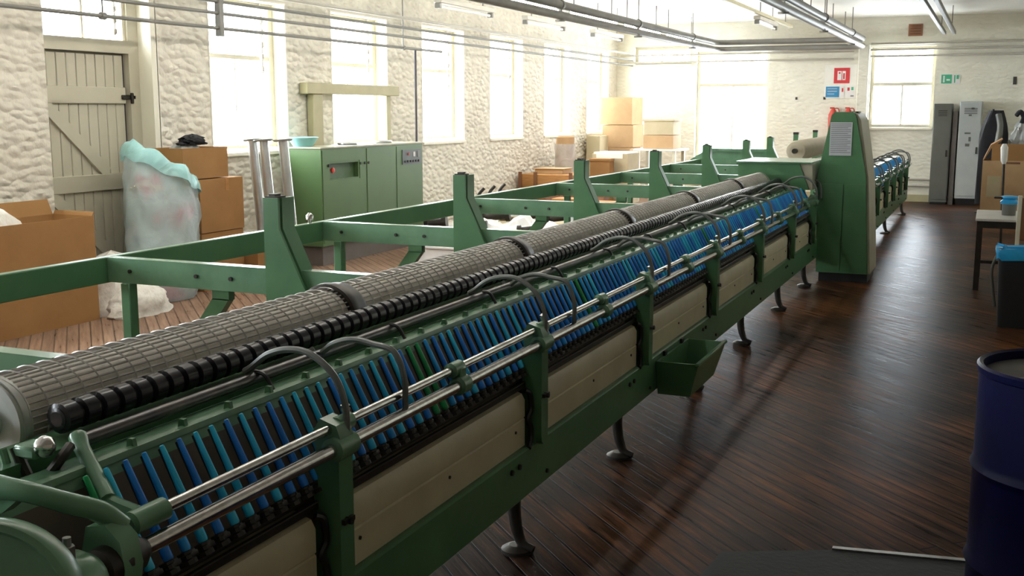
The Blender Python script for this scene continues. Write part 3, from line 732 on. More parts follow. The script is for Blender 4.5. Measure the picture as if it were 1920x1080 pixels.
# ------------------------------------------------------------------ spinning mule: creel frame with drums
cf_ = empty('creel_frame', (-2.8, 7, 0), 'fixed green steel frame with uprights and long wire-covered drum behind the front carriage', 'spinning machine')
XL, XU, ZR = -3.55, -2.68, 1.06
rail_y = [2.08, 3.67, 5.38, 7.27, 9.13, 10.99, 12.94, 14.45]
def channel(mb, a, b, depth, thick=.012, fl=.045, axis='x', face=-1):
    pass
lr = MB()
lr.box(XL-.045, XL, .6, 14.5, ZR-.114, ZR, .004)
lr.build('long_rail', 'green', cf_)
Z0U = .919
for k, y in enumerate(rail_y):
    xe = -2.222
    cr_ = MB().box(XL+.002, xe, y, y+.013, ZR-.109, ZR).box(XL+.002, xe, y+.013, y+.055, ZR-.013, ZR).box(XL+.002, xe, y+.013, y+.055, ZR-.109, ZR-.096)
    o = cr_.build('cross_rail', 'green_light', cf_)
    for q in (.13, .49, .67): MB().cyl((XL+q, y-.008, ZR-.055), (XL+q, y+.001, ZR-.055), .009, n=8).build('rail_bolt', 'dark', o)
    if 1 <= k <= 6:
        lg = MB().box(XL+.08, XL+.13, y-.012, y+.04, 0.012, ZR-.109, .004).box(XL+.04, XL+.17, y-.05, y+.08, 0, .012)
        lg.build('frame_leg', 'green', cf_)
        st = MB().box(-2.985, -2.90, y+.005, y+.045, .91, ZR-.10).prism([(-2.90,.915),(-2.985,.915),(-3.28,.53),(-3.19,.53)], 'y', y+.005, y+.045).box(-3.28,-3.19,y+.005,y+.045,.012,.54).box(-3.31,-3.16,y-.03,y+.08,0,.012)
        st.build('cranked_leg', 'green', cf_)
    if k > 0:
        z1 = 1.353
        pl = MB().prism([(XU,Z0U),(XU+.233,Z0U),(XU+.179,1.006),(XU+.072,1.228),(XU+.072,z1),(XU,z1)], 'y', y-.033, y-.020)
        u = pl.build('upright', 'green', cf_)
        fl = MB().prism([(XU+.223,Z0U),(XU+.236,Z0U),(XU+.182,1.006),(XU+.075,1.228),(XU+.075,z1),(XU+.063,z1),(XU+.063,1.225),(XU+.169,1.003)], 'y', y-.008, y+.075)
        fl.box(XU, XU+.012, y-.020, y+.05, Z0U, z1).prism([(XU+.02,Z0U),(XU+.215,Z0U),(XU+.165,1.0),(XU+.06,1.22),(XU+.06,z1-.02),(XU+.02,z1-.02)], 'y', y-.020, y-.008)
        fl.build('upright_flange', 'green', u)
        MB().box(XU+.006, XU+.066, y-.028, y+.03, z1-.012, z1+.006).box(XU+.02, XU+.05, y-.02, y+.02, z1+.006, z1+.015).build('upright_cap', 'dark', u)
        MB().box(XU+.12, XU+.40, y+.06, y+.10, .80, .93).build('drum_bearer', 'green', cf_)
for y in (16.5, 18.4):
    u = MB().prism([(XU,.0),(XU+.2,.0),(XU+.2,.93),(XU+.072,1.228),(XU+.072,1.353),(XU,1.353)], 'y', y-.03, y+.03).build('upright', 'green', cf_)
    MB().box(XU-.003, XU+.075, y-.034, y+.034, 1.353, 1.385).build('upright_cap', 'dark', u)
nut = MB().lathe((XL-.02, 5.28, ZR), (0,0,1), [(0,.012),(.02,.012),(.02,.022),(.045,.022),(.06,.008)], 10); nut.build('wing_nut', 'chrome', cf_)
# end panel far behind and hood beside the headstock
MB().prism([(-3.71,.78),(-2.63,.78),(-2.63,1.18),(-3.50,1.18),(-3.71,1.05)], 'y', 14.52, 14.58).box(-3.52,-2.63,14.49,14.61,1.16,1.20).build('end_panel', 'green_light', cf_)
MB().prism([(-2.32,.93),(-1.62,.93),(-1.72,1.185),(-2.32,1.185)], 'y', 11.0, 11.9).build('drum_hood', 'green', cf_)
MB().prism([(-1.72,1.187),(-1.615,.93),(-1.59,.93),(-1.60,1.187)], 'y', 11.02, 11.9).build('hood_side', 'beige', cf_)
MB().box(-2.34,-1.60,10.98,11.92,1.187,1.20).build('hood_lid', 'green_light', cf_)
# drums
DX, DZ, DR = -2.10, .982, .105
joints = [1.745, 3.24, 4.80, 6.46, 8.10, 9.72, 11.0]
for i in range(len(joints)-1):
    a, b = joints[i]+.035, joints[i+1]-.035
    d = MB().cyl((DX,a,DZ), (DX,b,DZ), DR-.008, n=40).build('wire_drum', 'drumcore', cf_)
    wr = MB()
    nl = 40
    for k in range(nl):
        an = 2*PI*k/nl; p = (DX+DR*math.cos(an), DZ+DR*math.sin(an))
        wr.cyl((p[0],a,p[1]), (p[0],b,p[1]), .0028, n=5, caps=False)
    nr = int((b-a)/SP)
    for k in range(nr+1):
        y = a+.01+k*(b-a-.02)/nr
        R = []
        for j in range(32):
            an = 2*PI*j/32; dy = .006*math.sin(an*3)
            R.append((DX+(DR+.003)*math.cos(an), y+dy, DZ+(DR+.003)*math.sin(an)))
        wr.tube(R, .0024, 4, closed=True)
    wr.build('wire_cage', 'wire', d)
    e = MB().cyl((DX,a-.004,DZ), (DX,a+.02,DZ), DR+.004, n=40); e.build('drum_end', 'drumend', d)
    if i: MB().lathe((DX,joints[i]-.05,DZ), (0,1,0), [(0,.112),(.004,.120),(.03,.122),(.05,.116),(.085,.116),(.10,.112)], 36).build('drum_collar', 'dark', cf_)
MB().cyl((DX,1.62,DZ), (DX,11.2,DZ), .02, n=12).build('drum_shaft', 'steel', cf_)
MB().lathe((DX,1.776,DZ), (0,-1,0), [(0,.104),(.01,.104),(.012,.085),(.004,.08),(.004,.04),(.03,.036),(.035,.02)], 36).build('drum_end_plate', 'drumend', cf_)
MB().cyl((-2.07,12.5,.99), (-2.07,18.5,.99), .105, n=28).build('wire_drum', 'drumcore', cf_)
# black segmented delivery roller
prof = [(0,.018),(.002,.026)]
y = .004
L = 11.1-1.80
while y < L:
    prof += [(y,.026),(y+.004,.036),(y+.042,.036),(y+.046,.026)]; y += SP
prof += [(L,.018)]
MB().lathe((-1.92,1.80,1.003), (0,1,0), prof, 16).build('segmented_roller', 'roller', cf_)
MB().box(-1.985,-1.86,.9,11.1,.84,.955).build('roller_beam', 'green', cf_)

# roving bobbin lying on the far drum
o = empty('roving_bobbin', (-2.2, 14.5, 1.1), 'fat cream roving bobbin lying beyond the drum hood, left of the tall cabinet', 'bobbin')
MB().lathe((-2.18,13.6,1.215), (0,1,0), [(0,.07),(.01,.11),(.06,.125),(2.8,.125),(2.86,.11),(2.87,.06)], 28).build('wool_winding', 'roving', o)
MB().cyl((-2.18,13.50,1.215),(-2.18,16.55,1.215),.03,n=14).build('bobbin_core', 'dark', o)

# ------------------------------------------------------------------ headstock (tall green cabinet)
h = empty('headstock_cabinet', (-1.3, 11.6, 0), 'tall tapered green machine cabinet with a grey notice, at the end of the front carriage', 'machine cabinet')
fp = [(-1.555,.09),(-1.055,.09),(-1.115,1.05),(-1.235,1.64),(-1.265,1.685),(-1.44,1.685),(-1.47,1.65),(-1.58,1.05)]
MB().prism(fp, 'y', 11.25, 11.92).build('cabinet_body', 'green', h)
MB().prism([(-1.056,.09),(-1.035,.09),(-1.095,1.05),(-1.19,1.60),(-1.225,1.66),(-1.255,1.675),(-1.237,1.64),(-1.116,1.05)], 'y', 11.29, 11.94).build('side_cover', 'beige', h)
MB().box(-1.53,-1.06,11.28,11.90,0,.09).build('plinth', 'black', h)
d = MB().prism([(-1.545,.12),(-1.325,.12),(-1.325,.98),(-1.572,.98)], 'y', 11.238, 11.25).build('front_door', 'green', h)
d = MB().prism([(-1.315,.12),(-1.062,.12),(-1.113,.98),(-1.315,.98)], 'y', 11.238, 11.25).build('front_door', 'green', h)
nt = MB().box(-1.475,-1.265,11.240,11.249,1.26,1.585).build('notice_sheet', 'notice', h)
ln = MB()
for r in range(16): ln.box(-1.465,-1.275-(.03 if r%3==2 else 0),11.2385,11.2402,1.565-r*.0185,1.571-r*.0185)
ln.build('notice_lines', 'ink', nt)
MB().box(-1.30,-1.24,11.45,11.7,1.675,1.69).build('top_vent', 'dark', h)

# ------------------------------------------------------------------ things by the left wall
def open_box(name, x0, x1, y0, y1, z0, z1, material, label, group=None, flaps=True, closed=False, tape=False):
    o = empty(name, ((x0+x1)/2,(y0+y1)/2,z0), label, 'box', group)
    b = MB(); tck = .008
    if closed: b.box(x0,x1,y0,y1,z0,z1,.004)
    else:
        b.box(x0,x0+tck,y0,y1,z0,z1); b.box(x1-tck,x1,y0,y1,z0,z1); b.box(x0+tck,x1-tck,y0,y0+tck,z0,z1); b.box(x0+tck,x1-tck,y1-tck,y1,z0,z1); b.box(x0+tck,x1-tck,y0+tck,y1-tck,z0,z0+tck)
    b.build('carton_body', material, o)
    if flaps and not closed:
        MB().prism([(x0,z1),(x0-.05,z1+.12),(x0-.042,z1+.12),(x0+.008,z1)], 'y', y0+.01, y1-.01).build('carton_flap', material, o)
        MB().prism([(y1,z1),(y1+.02,z1+.03),(y1+.012,z1+.03),(y1-.008,z1)], 'x', x0+.01, x1-.01).build('carton_flap', material, o)
    if closed:
        MB().box((x0+x1)/2-.004,(x0+x1)/2+.004,y0,y1,z1,z1+.003).build('lid_seam', 'woodbox', o)
    if tape: MB().box(x1,x1+.003,(y0+y1)/2+.05,(y0+y1)/2+.1,z1-.12,z1).build('tape_strip', 'woodbox', o)
    return o
open_box('cardboard_box', -7.1, -6.66, 5.1, 6.77, 0, .855, 'card', 'large open brown cardboard box at the left edge, in front of the plank door', tape=False)
f = rebase(lump(-6.88, 5.75, .55, .19, .58, .47, 1.3, .08).build('fibre_heap', 'fibre'), (-6.88,5.85,.6)); tag(f, 'white fluffy fibre heaped in the large open cardboard box', 'fibre')
f = rebase(lump(-6.83, 7.12, 0, .27, .32, .52, 4.1, .09).build('fibre_heap', 'fibre'), (-6.83,7.12,0)); tag(f, 'white fibre waste heap on the floor between the large box and the clear bag', 'fibre')
f = rebase(lump(-6.56, 7.12, 0, .20, .32, .26, 7.7, .09).build('fibre_bundle', 'fibre'), (-6.62,7.1,0)); tag(f, 'low crumpled white bundle on the floor beside the large brown box', 'fibre')

# tall clear plastic bag
bg_ = empty('plastic_bag', (-6.86, 7.79, 0), 'tall clear blue-tinted plastic bag stuffed with waste, beside the plank door', 'bag')
def bagprof(t):
    pts = [(0,.86),(.12,.97),(.35,1.0),(.55,.97),(.7,1.02),(.85,.98),(.94,.90),(1,.80)]
    for (a,ra),(b,rb) in zip(pts, pts[1:]):
        if t <= b: return ra+(rb-ra)*(t-a)/(b-a)
    return pts[-1][1]
cx, cyb, rx, ry, H = -6.86, 7.79, .29, .36, 1.22
def bag_rings(k, z0, H_, n=48, m_=26, top=1.0):
    R = []
    for j in range(m_+1):
        t = j/m_; rr = bagprof(t)*k; ring = []
        for i in range(n):
            a = 2*PI*i/n
            q = 1+.07*vnoise(math.cos(a)*2.5, math.sin(a)*2.5, t*6)+.05*math.sin(a*7+t*9)*math.sin(t*8+a)
            slope = (-.07*math.cos(a)-.15*math.sin(a))*t**4
            ring.append((min(max(cx+rx*rr*q*math.cos(a), -7.19), -6.3), cyb+ry*rr*q*math.sin(a)+.03*t, z0+H_*t+slope))
        R.append(ring)
    return R
R = bag_rings(1.0, .005, H)
mb = MB().loft(R, caps=False); mb.add(R[0], [tuple(range(48))[::-1]])
mb.build('bag_skin', 'bag', bg_)
n_ = 48; top = [Vector(p) for p in R[-1]]
cz = Vector((cx, cyb, 0))
def rim_ring(out, dz, amp, ph):
    rr = []
    for i, p in enumerate(top):
        d = Vector((p.x-cx, p.y-cyb, 0)); d.normalize(); a = 2*PI*i/n_
        q = p + d*(out+amp*math.sin(a*5+ph)+amp*.6*math.sin(a*11+ph*2)) + Vector((0,0,dz+amp*1.2*math.sin(a*7+ph*1.7)))
        rr.append((max(q.x, -7.19), q.y, q.z))
    return rr
MB().loft([rim_ring(-.03,-.02,.008,0), rim_ring(-.02,.03,.012,.4), rim_ring(.01,.05,.016,.8), rim_ring(.045,.02,.012,1.2), rim_ring(.066,-.04,.012,1.5), rim_ring(.066,-.10,.014,1.9)], caps=False).build('folded_rim', 'bag_rim', bg_)
MB().loft(bag_rings(.93, .02, 1.10, 40, 20)).build('fibre_filling', 'stuffing', bg_)
lump(-6.86, 7.79, 1.0, .23, .30, .18, 3.2, .12, 28, 12).build('waste_top', 'stuffing_top', bg_)

open_box('cardboard_box', -7.15, -6.76, 8.21, 8.84, 0, .55, 'card', 'lowest of three stacked brown cardboard boxes behind the clear bag', closed=True)
open_box('cardboard_box', -7.15, -6.75, 8.20, 8.85, .554, 1.06, 'card', 'tall middle box of the brown cardboard stack behind the clear bag', closed=True, tape=True)
open_box('cardboard_box', -7.15, -6.76, 8.0, 8.64, 1.07, 1.355, 'card', 'top box of the brown cardboard stack, holding dark scraps', flaps=False)
f = rebase(lump(-6.95, 8.26, 1.13, .14, .22, .29, 9.1, .14).build('scrap_heap', 'cloth_grey'), (-6.95,8.26,1.13)); tag(f, 'dark crumpled scraps poking out of the top cardboard box', 'scraps')
f = rebase(lump(-6.90, 8.30, 1.38, .08, .16, .10, 2.1, .3).build('dark_rag', 'cloth_black'), (-6.9,8.3,1.38)); tag(f, 'black rag on top of the upper cardboard box', 'rag')
open_box('cardboard_box', -7.05, -6.62, 8.87, 9.05, 0, .38, 'card', 'low cardboard box of rags at the foot of the aluminium spools', flaps=False)
f = rebase(lump(-6.82, 8.96, .30, .16, .065, .20, 5.5, .1).build('rag_heap', 'paper'), (-6.82,8.96,.3)); tag(f, 'pale pink and white rags in the low box by the spools', 'rag')

for i, (xo, yo) in enumerate(((-6.86, 9.22), (-6.68, 9.16), (-6.50, 9.24))):
    o = empty('flanged_spool', (xo, yo, 0), ('left','middle','right')[i]+' of three tall aluminium flanged spools leaning by the cabinet', 'spool', 'tall aluminium spools beside the green cabinet')
    tilt = Vector((-.10, .01, 1)).normalized()
    b0 = Vector((xo+.09, yo, .02))
    MB().lathe(b0, tilt, [(0,.052),(.012,.052),(.012,.050),(1.38,.050)], 20).build('spool_barrel', 'alu', o)
    MB().lathe(b0+tilt*1.38, tilt, [(0,.085),(.012,.10),(.02,.10),(.024,.03)], 24).build('spool_flange', 'drumend', o)
    MB().lathe(b0-tilt*.0, tilt, [(0,.09),(.012,.09),(.014,.05)], 24).build('spool_flange', 'drumend', o)

# green cabinet machine
o = empty('machine_cabinet', (-6.9, 11.2, 0), 'wide olive green machine cabinet with red knob recess under the third window', 'machine cabinet')
CX0, CX1, CY0, CY1, CZ = -7.08, -6.66, 10.10, 12.42, 1.285
b = MB()
b.box(CX0, CX1-.05, CY0, CY1, .22, CZ)
# front skin with a recess
ry0, ry1, rz0, rz1 = 10.27, 10.86, .95, 1.12
for (a0,a1,z0,z1) in ((CY0,ry0,.22,CZ),(ry1,CY1,.22,CZ),(ry0,ry1,.22,rz0),(ry0,ry1,rz1,CZ)): b.box(CX1-.05, CX1, a0, a1, z0, z1)
b.build('cabinet_body', 'cabinet', o)
MB().box(CX1-.05,CX1-.045,ry0,ry1,rz0,rz1).build('recess_back', 'cabinet_dark', o)
MB().lathe((CX1-.045,10.36,1.045),(1,0,0),[(0,.014),(.015,.014),(.015,.03),(.035,.03),(.04,.01)],14).build('stop_knob', 'red', o)
MB().box(CX0-.005,CX1+.008,CY0-.01,CY1+.01,CZ,CZ+.02,.004).build('cabinet_top', 'beige', o)
for a0,a1 in ((10.12,11.02),(11.05,11.72),(11.75,12.40)):
    pn = MB()
    if a0 < 10.2: pn.box(CX1,CX1+.006,a0,ry0-.03,.25,CZ-.02).box(CX1,CX1+.006,ry1+.03,a1,.25,CZ-.02).box(CX1,CX1+.006,ry0-.03,ry1+.03,.25,rz0-.02).box(CX1,CX1+.006,ry0-.03,ry1+.03,rz1+.02,CZ-.02)
    else: pn.box(CX1,CX1+.006,a0,a1,.25,CZ-.02)
    pn.build('door_panel', 'cabinet', o)
cp = MB().box(CX1+.006,CX1+.014,11.88,12.36,1.04,1.22).build('control_panel', 'panel_grey', o)
for k in range(6): MB().cyl((CX1+.014,11.94+k*.07,1.075),(CX1+.024,11.94+k*.07,1.075),.015,n=10).build('push_button', 'black', cp)
MB().lathe((CX1+.014,12.02,1.165),(1,0,0),[(0,.016),(.012,.014)],12).build('indicator_lamp', 'red', cp)
MB().box(CX1+.014,CX1+.018,12.15,12.20,1.13,1.19).build('paper_label', 'paper', cp)
MB().box(CX1+.014,CX1+.018,12.26,12.33,1.12,1.2).build('meter_face', 'locker_grey', cp)
for y, z in ((10.24,1.10),(10.9,1.10),(11.0,1.10),(11.08,1.10)): MB().cyl((CX1+.006,y,z),(CX1+.016,y,z),.016,n=10).build('panel_latch', 'dark', o)
MB().box(CX0+.03,CX1-.04,CY0+.05,CY1-.03,.0,.22).build('plinth', 'mauve', o)
for y, r in ((10.95,.12),(11.75,.12)):
    q = MB().lathe((-6.85,y,CZ+.02),(0,0,1),[(0,r*.9),(.008,r),(.03,r),(.03,r-.012),(.012,r-.014)],24).build('round_tray', 'alu')
    tag(rebase(q,(-6.85,y,CZ+.02)), ('nearer' if y < 11 else 'farther')+' shallow metal tray lying on top of the olive cabinet', 'tray')
q = MB().lathe((-6.98,10.24,CZ+.02),(0,0,1),[(0,.10),(.01,.11),(.09,.165),(.10,.175),(.105,.165),(.02,.10)],24).build('turquoise_bowl', 'turq')
tag(rebase(q,(-6.98,10.24,CZ+.02)), 'turquoise plastic bowl on the near end of the olive cabinet', 'bowl')

# clutter on the floor inside the frame
def thing_mesh(mb, name, material, base, label, cat, group=None):
    return tag(rebase(mb.build(name, material), base), label, cat, group)
thing_mesh(MB().box(-5.8,-5.25,10.6,11.2,0,.20,.01).box(-5.82,-5.23,10.58,11.22,.20,.225,.004), 'flat_carton', 'paper', (-5.5,10.9,0), 'pale flat carton on the floor behind the first cross rail', 'carton')
def crumple(x, y, w_, d_, h_, seed, material, name, label, cat, z=0):
    n = 8; mb = MB(); v = []; f = []
    for i in range(n+1):
        for j in range(n+1):
            u, t_ = i/n-.5, j/n-.5
            hh = h_*(.5+.5*vnoise(u*5+seed, t_*5-seed, seed))*(1-(2*max(abs(u),abs(t_)))**4*.6)+.004
            v.append((x+u*w_+.02*vnoise(t_*6,u,seed), y+t_*d_, z+max(.004,hh)))
    for i in range(n):
        for j in range(n): f.append((i*(n+1)+j,(i+1)*(n+1)+j,(i+1)*(n+1)+j+1,i*(n+1)+j+1))
    m_ = len(v); v2 = [(a,b,max(z, c-.004)) for a,b,c in v]
    mb.add(v+v2, f+[tuple(k+m_ for k in q[::-1]) for q in f], True)
    edge = [i for i in range(n+1)]
    return thing_mesh(mb, name, material, (x,y,z), label, cat)
thing_mesh(MB().box(-6.95,-4.9,12.5,15.9,.04,.10,.006).box(-6.95,-6.85,12.5,15.9,0,.04).box(-5.95,-5.85,12.5,15.9,0,.04).box(-5.0,-4.9,12.5,15.9,0,.04), 'pallet', 'card_buff', (-5.9,13.9,0), 'low pale pallet on the floor full of clutter behind the green frame', 'pallet')
ZB = .104
crumple(-6.4,12.85,.5,.5,.16,1.0,'paper','paper_sheet','crumpled white sheet at the near left end of the low pallet','paper',ZB)
crumple(-6.45,13.4,.6,.5,.3,6.6,'fibre','paper_sheet','white crumpled sacking at the left of the low pallet','sacking',ZB)
crumple(-5.75,12.9,.6,.6,.22,2.4,'paper','paper_sheet','white sheet at the near middle of the low pallet','paper',ZB)
crumple(-5.7,13.5,.6,.5,.26,8.1,'paper','paper_sheet','heaped white paper in the middle of the low pallet','paper',ZB)
crumple(-5.15,13.3,.5,.7,.2,3.9,'paper','paper_sheet','crumpled white sheet at the right of the low pallet','paper',ZB)
crumple(-5.2,14.6,.5,.6,.24,4.4,'cloth_grey','grey_cloth','grey cloth at the far right of the low pallet','cloth',ZB)
crumple(-6.3,14.9,.7,.6,.3,5.2,'cloth_grey','grey_cloth','grey cloth at the far left end of the low pallet','cloth',ZB)
for k, (x,y,r,l,lab) in enumerate(((-6.60,12.62,.10,.30,'dark machine pulley at the near left corner of the low pallet'),(-6.05,12.62,.07,.36,'dark metal roller at the near edge of the low pallet'),(-6.3,13.85,.09,.4,'dark metal roller behind the white sacking on the low pallet'),(-5.3,12.66,.07,.3,'dark metal bush at the near right of the low pallet'),(-5.45,14.05,.09,.34,'dark metal shaft at the middle of the low pallet'),(-5.85,14.4,.08,.4,'dark ribbed roller before the brown carton on the low pallet'))):
    thing_mesh(MB().lathe((x-l/2,y,ZB+r+.02),(1,.3,.12),[(0,r*.5),(.01,r),(.06,r),(.062,r*.6),(l-.06,r*.6),(l-.058,r),(l,r)],16), 'machine_roller', 'dark', (x,y,ZB), lab, 'machine part')
for k, (x,y,w_,h_,mt,lab) in enumerate(((-5.75,15.3,.4,.30,'woodbox','small brown carton at the back of the low pallet'),(-5.2,15.4,.35,.26,'woodbox','rust coloured wooden block at the back right of the low pallet'),(-6.6,14.3,.22,.3,'white','white tin standing at the wall side of the low pallet'))):
    thing_mesh(MB().box(x-w_/2,x+w_/2,y-.15,y+.15,ZB,ZB+h_,.008).box(x-w_/2-.006,x+w_/2+.006,y-.156,y+.156,ZB+h_-.03,ZB+h_+.004,.004), 'small_carton', mt, (x,y,ZB), lab, 'carton')
for k, (x,y) in enumerate(((-6.0,16.2),(-6.35,16.3),(-5.6,16.25))):
    thing_mesh(MB().box(x-.13,x+.13,y-.12,y+.12,0,.42,.008).box(x-.136,x+.136,y-.126,y+.126,.36,.40,.004), 'red_tin', 'terracotta', (x,y,0), ('middle','left','right')[k]+' of three dull red tins on the floor behind the low pallet', 'tin')
# three dark bent handles leaning near the wall
for k, (x,y) in enumerate(((-6.15,13.0),(-6.2,13.45),(-6.25,13.9))):
    q = MB().tube(catmull([(x-.15,y,ZB),(x-.06,y,.40),(x+.0,y+.02,.60),(x+.06,y+.06,.69)],5), .022, 8)
    thing_mesh(q, 'bent_handle', 'dark', (x,y,ZB), ('nearest','middle','farthest')[k]+' of three dark bent handles sticking up from the clutter behind the frame', 'handle')

# far left goods
o = empty('wooden_crate', (-6.7,17.0,0), 'long low orange-brown wooden crate below the fifth window', 'crate')
MB().box(-7.14,-6.2,16.7,17.5,.0,.66,.006).build('crate_body', 'woodbox', o)
for z in (.12,.34,.56): MB().box(-7.15,-6.19,16.685,16.7,z-.07,z+.07).build('crate_slat', 'woodbox', o)
for x in (-7.12,-6.85,-6.23): MB().box(x-.03,x+.03,16.67,16.686,.0,.70).build('crate_batten', 'wood', o)
thing_mesh(MB().box(-6.95,-6.45,16.9,17.3,.66,.74,.006).box(-6.97,-6.43,16.88,17.32,.74,.752,.003), 'flat_carton', 'card_pale', (-6.7,17.1,.66), 'flat carton lying on the long wooden crate', 'carton')
o = empty('wrapped_roll', (-6.83,18.0,0), 'upright brown roll wrapped in clear plastic beside the wooden crate', 'roll')
MB().lathe((-6.83,18.0,0),(0,0,1),[(0,.16),(1.24,.16),(1.27,.13)],24).build('paper_roll', 'card_pale', o)
R = []
for j in range(15):
    t_ = j/14; R.append([(-6.83+(.18+.02*vnoise(math.cos(2*PI*i/24)*3,math.sin(2*PI*i/24)*3,t_*7))*math.cos(2*PI*i/24), 18.0+(.18+.02*vnoise(math.cos(2*PI*i/24)*3,math.sin(2*PI*i/24)*3,t_*7))*math.sin(2*PI*i/24), .004+1.12*t_) for i in range(24)])
MB().loft(R, caps=False).build('plastic_wrap', 'wrap', o)
open_box('carton', -6.68,-6.0,19.0,19.7,0,.92,'card_buff','buff carton with a white sheet on top beside the wrapped roll', closed=True)
thing_mesh(MB().box(-6.66,-6.02,19.02,19.68,.924,.95,.004).box(-6.6,-6.1,18.99,19.0,.84,.93), 'folded_sheet', 'white', (-6.34,19.35,.92), 'white folded sheet on the buff carton', 'sheet')
thing_mesh(MB().box(-6.62,-6.25,18.7,18.95,0,.84,.006).box(-6.63,-6.24,18.69,18.96,.80,.846,.004), 'brown_carton', 'card', (-6.4,18.8,0), 'brown carton standing in front of the buff carton', 'carton')
open_box('carton', -7.1,-6.45,20.6,21.3,0,.55,'card_pale','lowest carton of the tall stack in the far left corner', closed=True)
open_box('carton', -7.1,-6.47,20.6,21.3,.556,.98,'card_pale','second carton up in the tall stack in the far left corner', closed=True)
open_box('carton', -7.05,-6.42,20.62,21.3,.986,1.42,'card_pale','third carton up in the tall stack in the far left corner', closed=True)
open_box('carton', -7.08,-6.44,20.6,21.3,1.426,1.95,'card_pale','topmost carton of the tall stack in the far left corner', closed=True)
open_box('carton', -7.12,-6.85,19.9,20.4,0,1.22,'card_buff','narrow buff carton standing left of the tall corner stack', closed=True)
o = empty('side_table', (-5.77,20.3,0), 'low white-topped table carrying buff boxes before the bright far window', 'table')
MB().box(-6.2,-5.32,19.95,20.7,.95,.985,.004).build('table_top', 'white', o)
for x in (-6.12,-5.42):
    for y in (20.0,20.64): MB().box(x-.03,x+.03,y-.03,y+.03,0,.95).build('leg', 'frame', o)
open_box('carton', -6.04,-5.46,20.05,20.6,.988,1.24,'card_pale','lower pale brown box on the white-topped table', closed=True)
o = open_box('carton', -6.03,-5.47,20.06,20.6,1.246,1.50,'card_buff','upper buff box with a lid on the white-topped table', closed=True)
MB().box(-6.06,-5.44,20.04,20.62,1.50,1.535,.004).build('box_lid', 'card_buff', o)
thing_mesh(MB().lathe((-6.32,20.1,0),(0,0,1),[(0,.10),(.75,.12),(.76,.13),(.80,.13),(.80,.11)],18), 'dark_bin', 'mauve', (-6.32,20.1,0), 'small dark bin between the corner stack and the white-topped table', 'bin')
thing_mesh(MB().lathe((-5.0,20.8,0),(0,0,1),[(0,.12),(.5,.14),(.52,.15),(.56,.15),(.56,.12)],18), 'white_bucket', 'white', (-5.0,20.8,0), 'white bucket on the floor before the bright far window', 'bucket')

# ------------------------------------------------------------------ far wall: signs, sockets, extinguishers, lockers
def sign(x0,x1,z0,z1,material,name,label,cat='sign'):
    return tag(rebase(MB().box(x0,x1,YF-.012,YF,z0,z1).build(name, material), ((x0+x1)/2,YF,z0)), label, cat)
bd = sign(-3.03,-2.44,1.93,2.56,'white','notice_board','white board behind the fire and safety signs on the far wall','board')
def pb(x0,x1,z0,z1,material,name,parent): return MB().box(x0,x1,YF-.020,YF-.0125,z0,z1).build(name, material, parent)
s = tag(rebase(MB().box(-2.86,-2.57,YF-.0185,YF-.0122,2.21,2.50).build('fire_sign','signred'),(-2.7,YF,2.21)),'square red fire sign with white figures on the far wall','sign')
MB().box(-2.795,-2.72,YF-.023,YF-.0185,2.27,2.44).build('white_symbol','paper',s); MB().box(-2.705,-2.645,YF-.023,YF-.0185,2.27,2.44).build('white_symbol','paper',s)
MB().box(-2.69,-2.66,YF-.026,YF-.023,2.29,2.40).build('symbol_extinguisher','signred',s)
MB().box(-2.775,-2.74,YF-.026,YF-.023,2.39,2.42).build('symbol_flame','signred',s)
s = tag(rebase(MB().box(-3.0,-2.75,YF-.0185,YF-.0122,1.95,2.15).build('instruction_sign','signblue'),(-2.87,YF,1.95)),'blue rectangular instruction sign below the red fire sign','sign')
for r in range(3): MB().box(-2.97,-2.79-(r==2)*.05,YF-.021,YF-.0185,2.105-r*.05,2.118-r*.05).build('text_line','notice',s)
s = tag(rebase(MB().box(-2.725,-2.655,YF-.0185,YF-.0122,1.96,2.15).build('small_notice','paper'),(-2.69,YF,1.96)),'narrow white notice with red mark right of the blue sign','sign')
MB().box(-2.705,-2.675,YF-.021,YF-.0185,2.05,2.12).build('red_mark','signred',s)
s = tag(rebase(MB().box(-2.62,-2.47,YF-.0185,YF-.0122,1.95,2.16).build('small_notice','paper'),(-2.55,YF,1.95)),'small white notice with red and green marks beside the boxed pipe','sign')
MB().box(-2.60,-2.56,YF-.021,YF-.0185,2.07,2.13).build('red_mark','signred',s); MB().box(-2.53,-2.49,YF-.021,YF-.0185,2.08,2.14).build('green_mark','signgreen',s); MB().box(-2.54,-2.48,YF-.021,YF-.0185,1.96,1.985).build('text_line','ink',s)
s = sign(-.95,-.62,2.18,2.36,'paper','exit_sign','pale green and white exit sign above the lockers')
MB().box(-.94,-.76,YF-.016,YF-.012,2.19,2.35).build('green_field','signgreen',s); MB().box(-.91,-.88,YF-.019,YF-.016,2.21,2.33).build('white_figure','paper',s); MB().box(-.85,-.79,YF-.019,YF-.016,2.24,2.27).build('white_arrow','paper',s)
MB().box(-.72,-.70,YF-.016,YF-.012,2.2,2.34).build('green_bar','signgreen',s); MB().box(-.68,-.64,YF-.016,YF-.012,2.27,2.34).build('green_bar','signgreen',s)
s = sign(-1.56,-1.31,3.06,3.28,'terracotta','air_brick','terracotta air brick high on the far wall','vent')
for r in range(4): MB().box(-1.53,-1.34,YF-.02,YF-.012,3.09+r*.048,3.11+r*.048).build('vent_slot','wood',s)
